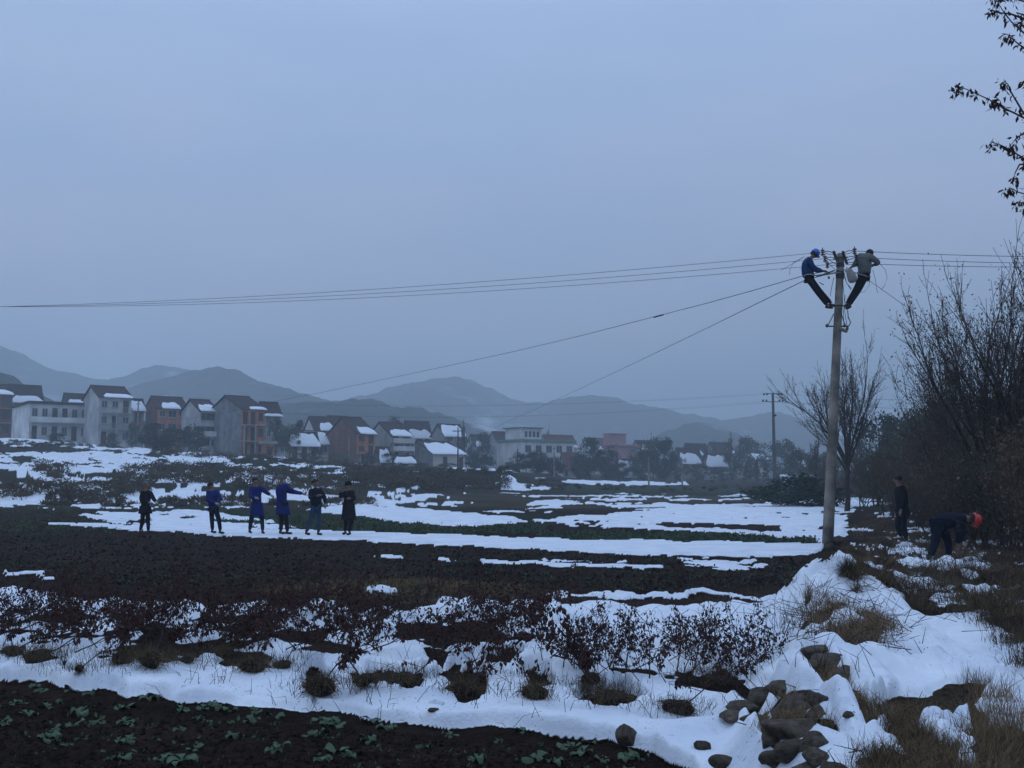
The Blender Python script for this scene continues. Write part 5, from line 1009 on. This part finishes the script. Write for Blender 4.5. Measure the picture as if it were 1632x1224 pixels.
# strewn twigs on the bank
P = sample(DIKE, 260, rg, 2); Q = clump(P, rg, 1500, .25); P2 = sample([(1180,1060),(1440,1000),(1632,1140),(1700,1250),(1180,1240)], 110, rg, .5); Q = np.concatenate([Q, clump(P2, rg, 110, .12)]); P3 = sample([(1400,830),(1700,860),(1740,1060),(1450,930)], 200, rg, 2); Q3 = clump(P3, rg, 1600, .25)
sg = []
for p in Q:
    d = rg.normal(size=3); d[2] = abs(d[2])*.35; d /= np.linalg.norm(d); l = rg.uniform(.12, .5)*min(1, p[1]/14); sg.append((p+[0, 0, .01], p+d*l+[0, 0, .03], .004, .0015))
for p in Q3:
    d = rg.normal(size=3); d[2] = abs(d[2])*1.2; d /= np.linalg.norm(d); l = rg.uniform(.2, .9)*min(1, p[1]/26)**1.5; sg.append((p, p+d*l, .006, .002))
stuff('fallen_twigs', [tubes(sg, 3)], M['twig'])
# small seedlings and soil clods
def lowleaves(P, rng, size): V, F_ = leaves(P+np.array([0, 0, .015]), size, rng, -.35, .6); return V, F_
FIELD = [(-40,850),(230,850),(560,866),(900,882),(1180,892),(1290,890),(1280,925),(1100,940),(700,930),(300,935),(-40,905)]
GREENROW = [(860,850),(1000,850),(1180,854),(1292,858),(1285,866),(1100,862),(900,861)]; GREEN2 = [(300,812),(560,826),(860,838),(860,852),(600,846),(300,832)]
parts_ = []
P = sample(FIELD, 2400, rg, .4); parts_.append(lowleaves(clump(P, rg, 3600, .05), rg, .055))
for poly in (GREENROW, GREEN2): P = sample(poly, 2200, rg, .6); parts_.append(lowleaves(clump(P, rg, 5000, .12), rg, .10))
P = sample([(-40,812),(300,812),(300,846),(-40,850)], 700, rg, .5); parts_.append(lowleaves(clump(P, rg, 2500, .1), rg, .09))
P = sample([(-40,1085),(60,1097),(300,1127),(430,1142),(760,1170),(960,1190),(1080,1224),(1080,1300),(-40,1300)], 200, rg, .4); parts_.append(lowleaves(clump(P, rg, 500, .03), rg, .04))
stuff('field_seedlings', parts_, M['seedling'])
def octas(P, r, rng):
    n = len(P); o = np.array([[1,0,0],[-1,0,0],[0,1,0],[0,-1,0],[0,0,1],[0,0,-1]], float); V = P[:, None]+o[None]*r[:, None, None]*rng.uniform(.5, 1.2, (n, 6, 1))+rng.normal(size=(n, 6, 3))*r[:, None, None]*.25
    b_ = (np.arange(n)*6)[:, None]; F_ = np.concatenate([b_+np.array([f]) for f in ([0,2,4],[2,1,4],[1,3,4],[3,0,4],[2,0,5],[1,2,5],[3,1,5],[0,3,5])]); return V.reshape(-1, 3), F_
P = sample([(-80,1085),(60,1097),(300,1127),(430,1142),(760,1170),(960,1190),(1080,1224),(1080,1320),(-80,1320)], 5200, rg, .45); c1 = octas(P, rg.uniform(.006, .03, len(P))**1.0, rg)
P = sample(FIELD+[(-40, 905), (-40, 940)], 5200, rg, .4); c2 = octas(P, rg.uniform(.012, .055, len(P)), rg)
stuff('soil_clods', [c1, c2], mat('soil_clod', (.014, .010, .009), (.024, .018, .015), .95, 9, .02, .6, 50, dist=.02))
# scrub on the terraces
parts_ = []
for poly, n, hh in (([(195,742),(335,742),(335,774),(195,774)], 60, 1.0), ([(360,748),(560,768),(560,792),(380,776)], 60, 1.0), ([(560,755),(810,750),(800,782),(560,782)], 170, .7), ([(-40,770),(200,772),(260,792),(-40,796)], 80, .8), ([(60,795),(620,800),(620,808),(60,806)], 60, .5), ([(260,700),(560,735),(560,745),(260,722)], 60, .9), ([(480,745),(640,742),(640,752),(480,756)], 40, .7), ([(1180,776),(1330,772),(1340,800),(1200,800)], 50, .7), ([(840,768),(1250,770),(1250,784),(840,780)], 70, .35), ([(-40,706),(250,704),(250,712),(-40,714)], 60, .5), ([(60,740),(110,745),(100,760),(60,758)], 20, .8)):
    P = sample(poly, n, rg, 2); m_ = 110; C_ = np.repeat(P, m_, 0); q = rg.normal(size=(len(C_), 3)); q /= np.linalg.norm(q, axis=1)[:, None]; sc_ = np.repeat(rg.uniform(.35, 1.1, len(P)), m_)[:, None]*hh
    q = q*rg.uniform(.5, 1.05, (len(C_), 1))*sc_*np.array([1.5, .9, .75]); q[:, 2] = np.abs(q[:, 2]); parts_.append(leaves(C_+q, .26, rg, -.3, .35))
stuff('scrub', parts_, M['scrub'])
for px, py, w_, h_, lb_ in ((1272, 806, 5.5, 2.4, 'dark rounded bush beside the snowy bank left of the concrete pole'), (1305, 806, 3.0, 1.8, 'small dark bush touching the concrete pole on its left')):
    x, y, z = hit(px, py); rt = place_tree('bush', lb_, ev[2] if w_ > 4 else gg[0], (x, y, z-.4), 0, (w_/8, w_/8, h_/8), 'bush')
# weeds standing in snow near wall
sg = []
for px, py, n in ((1285,1060,9),(1360,1080,6),(1400,1160,8),(1240,1000,12),(1260,1010,10),(1590,1190,5),(1420,1010,6),(1230,1040,6)):
    x, y, z = hit(px, py)
    for q in range(n):
        a = np.array([x+rg.normal()*.08, y+rg.normal()*.08, z-.02]); d = np.array([rg.normal()*.3, rg.normal()*.3, 1]); l = rg.uniform(.15, .4)*y/9; m_ = a+d*l*.6; sg += [(a, m_, .003, .002), (m_, m_+d*l*.4+np.array([rg.normal()*.06, 0, -.02]), .002, .001)]
P = sample([(150,955),(1250,955),(1240,1120),(1000,1165),(150,1095)], 500, rg, 2); Q = clump(P, rg, 700, .05)
for p in Q:
    d = np.array([rg.normal()*.6, rg.normal()*.4, 1.]); l = rg.uniform(.05, .24); m_ = p+d*l*.6; sg += [(p-[0, 0, .02], m_, .0028, .002), (m_, m_+d*l*.4+np.array([rg.normal()*.05, 0, -.03]), .002, .001)]
stuff('weed_stalks', [tubes(sg, 3)], M['stalk'])
# ------------------------------------------------------------------ dead cotton plants
def crinkle(P, size, rng):
    """shrivelled hanging leaves: small crumpled cones"""
    n = len(P); d = rng.normal(size=(n, 3))*.45; d[:, 2] -= 1; d /= np.linalg.norm(d, axis=1)[:, None]; L_ = (size*rng.uniform(.6, 1.4, n))[:, None]
    q = rng.normal(size=(n, 3)); s = np.cross(d, q); s /= np.linalg.norm(s, axis=1)[:, None]; t = np.cross(d, s)
    V = np.stack([P, P+d*L_*.45+s*L_*.30, P+d*L_*.5+t*L_*.26, P+d*L_*.4-s*L_*.28, P+d*L_], 1).reshape(-1, 3); b_ = (np.arange(n)*5)[:, None]
    return V, np.concatenate([b_+np.array([f]) for f in ([0,1,2],[0,2,3],[1,4,2],[2,4,3],[0,3,1],[1,3,4])])
def cotton(seed, L_, nl, lean, leafy=1.0):
    rng = np.random.default_rng(seed); segs = []; P = []
    d0 = np.array([rng.uniform(-.5, .5), 1.0, lean]); d0 /= np.linalg.norm(d0); p = np.array([0, 0, .05]); pts = [p]
    for i in range(8):
        d = d0+rng.normal(size=3)*.13; q = p+d*L_/8; segs.append((p, q, .010*(1-i/10), .010*(1-(i+1)/10))); p = q; pts.append(p)
    for i in range(2, 9):
        for b_ in range(2):
            d = d0*.6+rng.normal(size=3)*.55; d[2] = abs(d[2])*.7+.12; d /= np.linalg.norm(d); o = pts[i]; l = L_*rng.uniform(.16, .42); q1 = o+d*l*.5; q2 = q1+(d+np.array([rng.normal()*.3, rng.normal()*.3, .15]))*l*.5
            segs += [(o, q1, .0045, .0035), (q1, q2, .0035, .002)]
            for k_ in range(int(nl/14)): t = rng.uniform(.25, 1.05); P.append(o+(q2-o)*t+rng.normal(size=3)*.022)
    P = np.array(P); P[:, 2] = np.maximum(P[:, 2], .05)
    return npmesh('stem', *tubes(segs, 4), [M['stalk']]), npmesh('leaves', *crinkle(P, .058, rng), [M['leafdark']])
def clodmesh(seed):
    rng = np.random.default_rng(seed); bm = bmesh.new(); bmesh.ops.create_icosphere(bm, subdivisions=3, radius=1); P = np.array([v.co[:] for v in bm.verts]); s = fbm(P[:, 0]*1.7+seed, P[:, 1]*1.7+P[:, 2]*1.3, seed, 3); P *= (1+.35*s)[:, None]*np.array([.13, .08, .06])
    for v, q in zip(bm.verts, P): v.co = q
    me = bpy.data.meshes.new('root_clod'); bm.to_mesh(me); bm.free(); me.materials.append(M['clod']); me.polygons.foreach_set('use_smooth', [True]*len(me.polygons)); segs = []
    for _ in range(110):
        i = rng.integers(0, len(P)); p = P[i]; d = p/np.linalg.norm(p)+rng.normal(size=3)*.7; d[2] -= .2; d /= np.linalg.norm(d); l = rng.uniform(.04, .12); segs += [(p*.85, p+d*l*.6, .0022, .0016), (p+d*l*.6, p+d*l+np.array([0, 0, -.03]), .0016, .0008)]
    return me, npmesh('root_hairs', *tubes(segs, 3), [M['straw']])
CT = [cotton(200+i, 1.0+.1*(i % 3), 140, .30+.12*(i % 3)) for i in range(6)]; UP = [cotton(220+i, .75, 30, 1.5) for i in range(3)]; CD = [clodmesh(240+i) for i in range(4)]
def cotton_plant(px, py, i, clod=True, up=False, s=1.0, front=False):
    x, y, z = hit(px, py); rt = empty('cotton_plant', (x, y, z+.0), random.uniform(-.9, .9)); rt.scale = (s, s, s)
    lb_, gp_ = (('uprooted cotton plant with earthy root clod, %d%s from the left in the front row' % (i+1, {1: 'st', 2: 'nd', 3: 'rd'}.get((i+1) % 10 if i not in (10, 11, 12) else 0, 'th')), 'cotton plants with root clods in the front row') if front else ('dead upright cotton stalk with few shrivelled leaves standing in the snow', 'standing cotton stalks in the snow') if up else ('uprooted dead cotton plant lying on the snow with dark shrivelled leaves', 'uprooted cotton plants lying in rows') if not clod else ('uprooted cotton plant whose earthy root clod faces the snow edge', 'cotton plants with root clods along the snow edge'))
    if not front:
        zn = ('below the leftmost worker' if px < 260 else 'below the other workers' if px < 600 else 'left of centre' if px < 860 else 'right of centre' if px < 1040 else 'nearest the stone wall')
        rw = 'back' if py < 1012 else 'middle' if py < 1038 else 'front'
        lb_ = ('dead upright cotton stalk in the %s row, ' if up else 'uprooted dead cotton plant in the %s row, ') % rw+zn; gp_ = lb_.replace('stalk', 'stalks').replace('plant in', 'plants in')
    tag(rt, lb_, 'cotton plant', gp_); st_, lv_ = (UP if up else CT)[i % (3 if up else 6)]; mobj('stem', st_, rt); mobj('leaves', lv_, rt)
    if clod:
        a, b_ = CD[i % 4]; o = mobj('root_clod', a, rt, (0, -.02, .06)); o.rotation_euler = (0, 0, i*1.3); q = 1.0+.25*math.sin(i*2.3); o.scale = (q*1.2, q*1.1, q*1.2); mobj('root_hairs', b_, o)
RP = []
ROOTS = [(20,1046),(62,1056),(128,1076),(196,1056),(240,1062),(300,1058),(352,1048),(402,1070),(452,1066),(510,1106),(578,1098),(640,1094),(738,1110),(762,1096),(852,1114),(940,1108),(972,1124),(1082,1138),(1138,1090)]
for i, (px, py) in enumerate(ROOTS): cotton_plant(px, py, i, s=(.75, .9, .65, .8, 1.0, .7)[i % 6]*(1.15 if px in (510, 738, 852, 972) else 1), front=True)
_r = np.random.default_rng(8)
for px, py in ROOTS+[(px, py) for px, py, a, b in PITS if a > 20]:
    x, y, z = hit(px, py+4); m_ = 260; RP.append(np.stack([x+_r.normal(size=m_)*.17, y+_r.normal(size=m_)*.10, np.full(m_, z+.05)+_r.uniform(-.04, .06, m_)], 1))
stuff('root_grass', [blades(np.concatenate(RP), rg, .17, .0042, .9, .95, (.1, -.8, 0))], M['strawdark'])
n = 0
for py in (988, 1005, 1024, 1044):
    for px in range(-80, 870, 24):
        q = px+random.uniform(-16, 16); v_ = py+random.uniform(-9, 9)+(0 if q > 200 else 0)
        if py == 985 and (q > 820 or q < 180 and random.random() < .5): continue
        if py > 1000 and 560 < q < 760 and random.random() < .5: continue
        if random.random() < .12: continue
        cotton_plant(q, v_, n, False, False, random.uniform(.5, .8)); n += 1
for px in range(860, 1210, 24):
    for py in (1050, 1070, 1090):
        if random.random() < .7: cotton_plant(px+random.uniform(-12, 12), py+random.uniform(-12, 12), n, False, False, random.uniform(.45, .65)); n += 1
for i in range(30):
    px = random.uniform(880, 1200); cotton_plant(px, random.uniform(1050, 1092), i, False, True, random.uniform(.45, .8))
for i in range(24): cotton_plant(random.uniform(-30, 820), random.uniform(995, 1045), i, False, True, random.uniform(.4, .65))
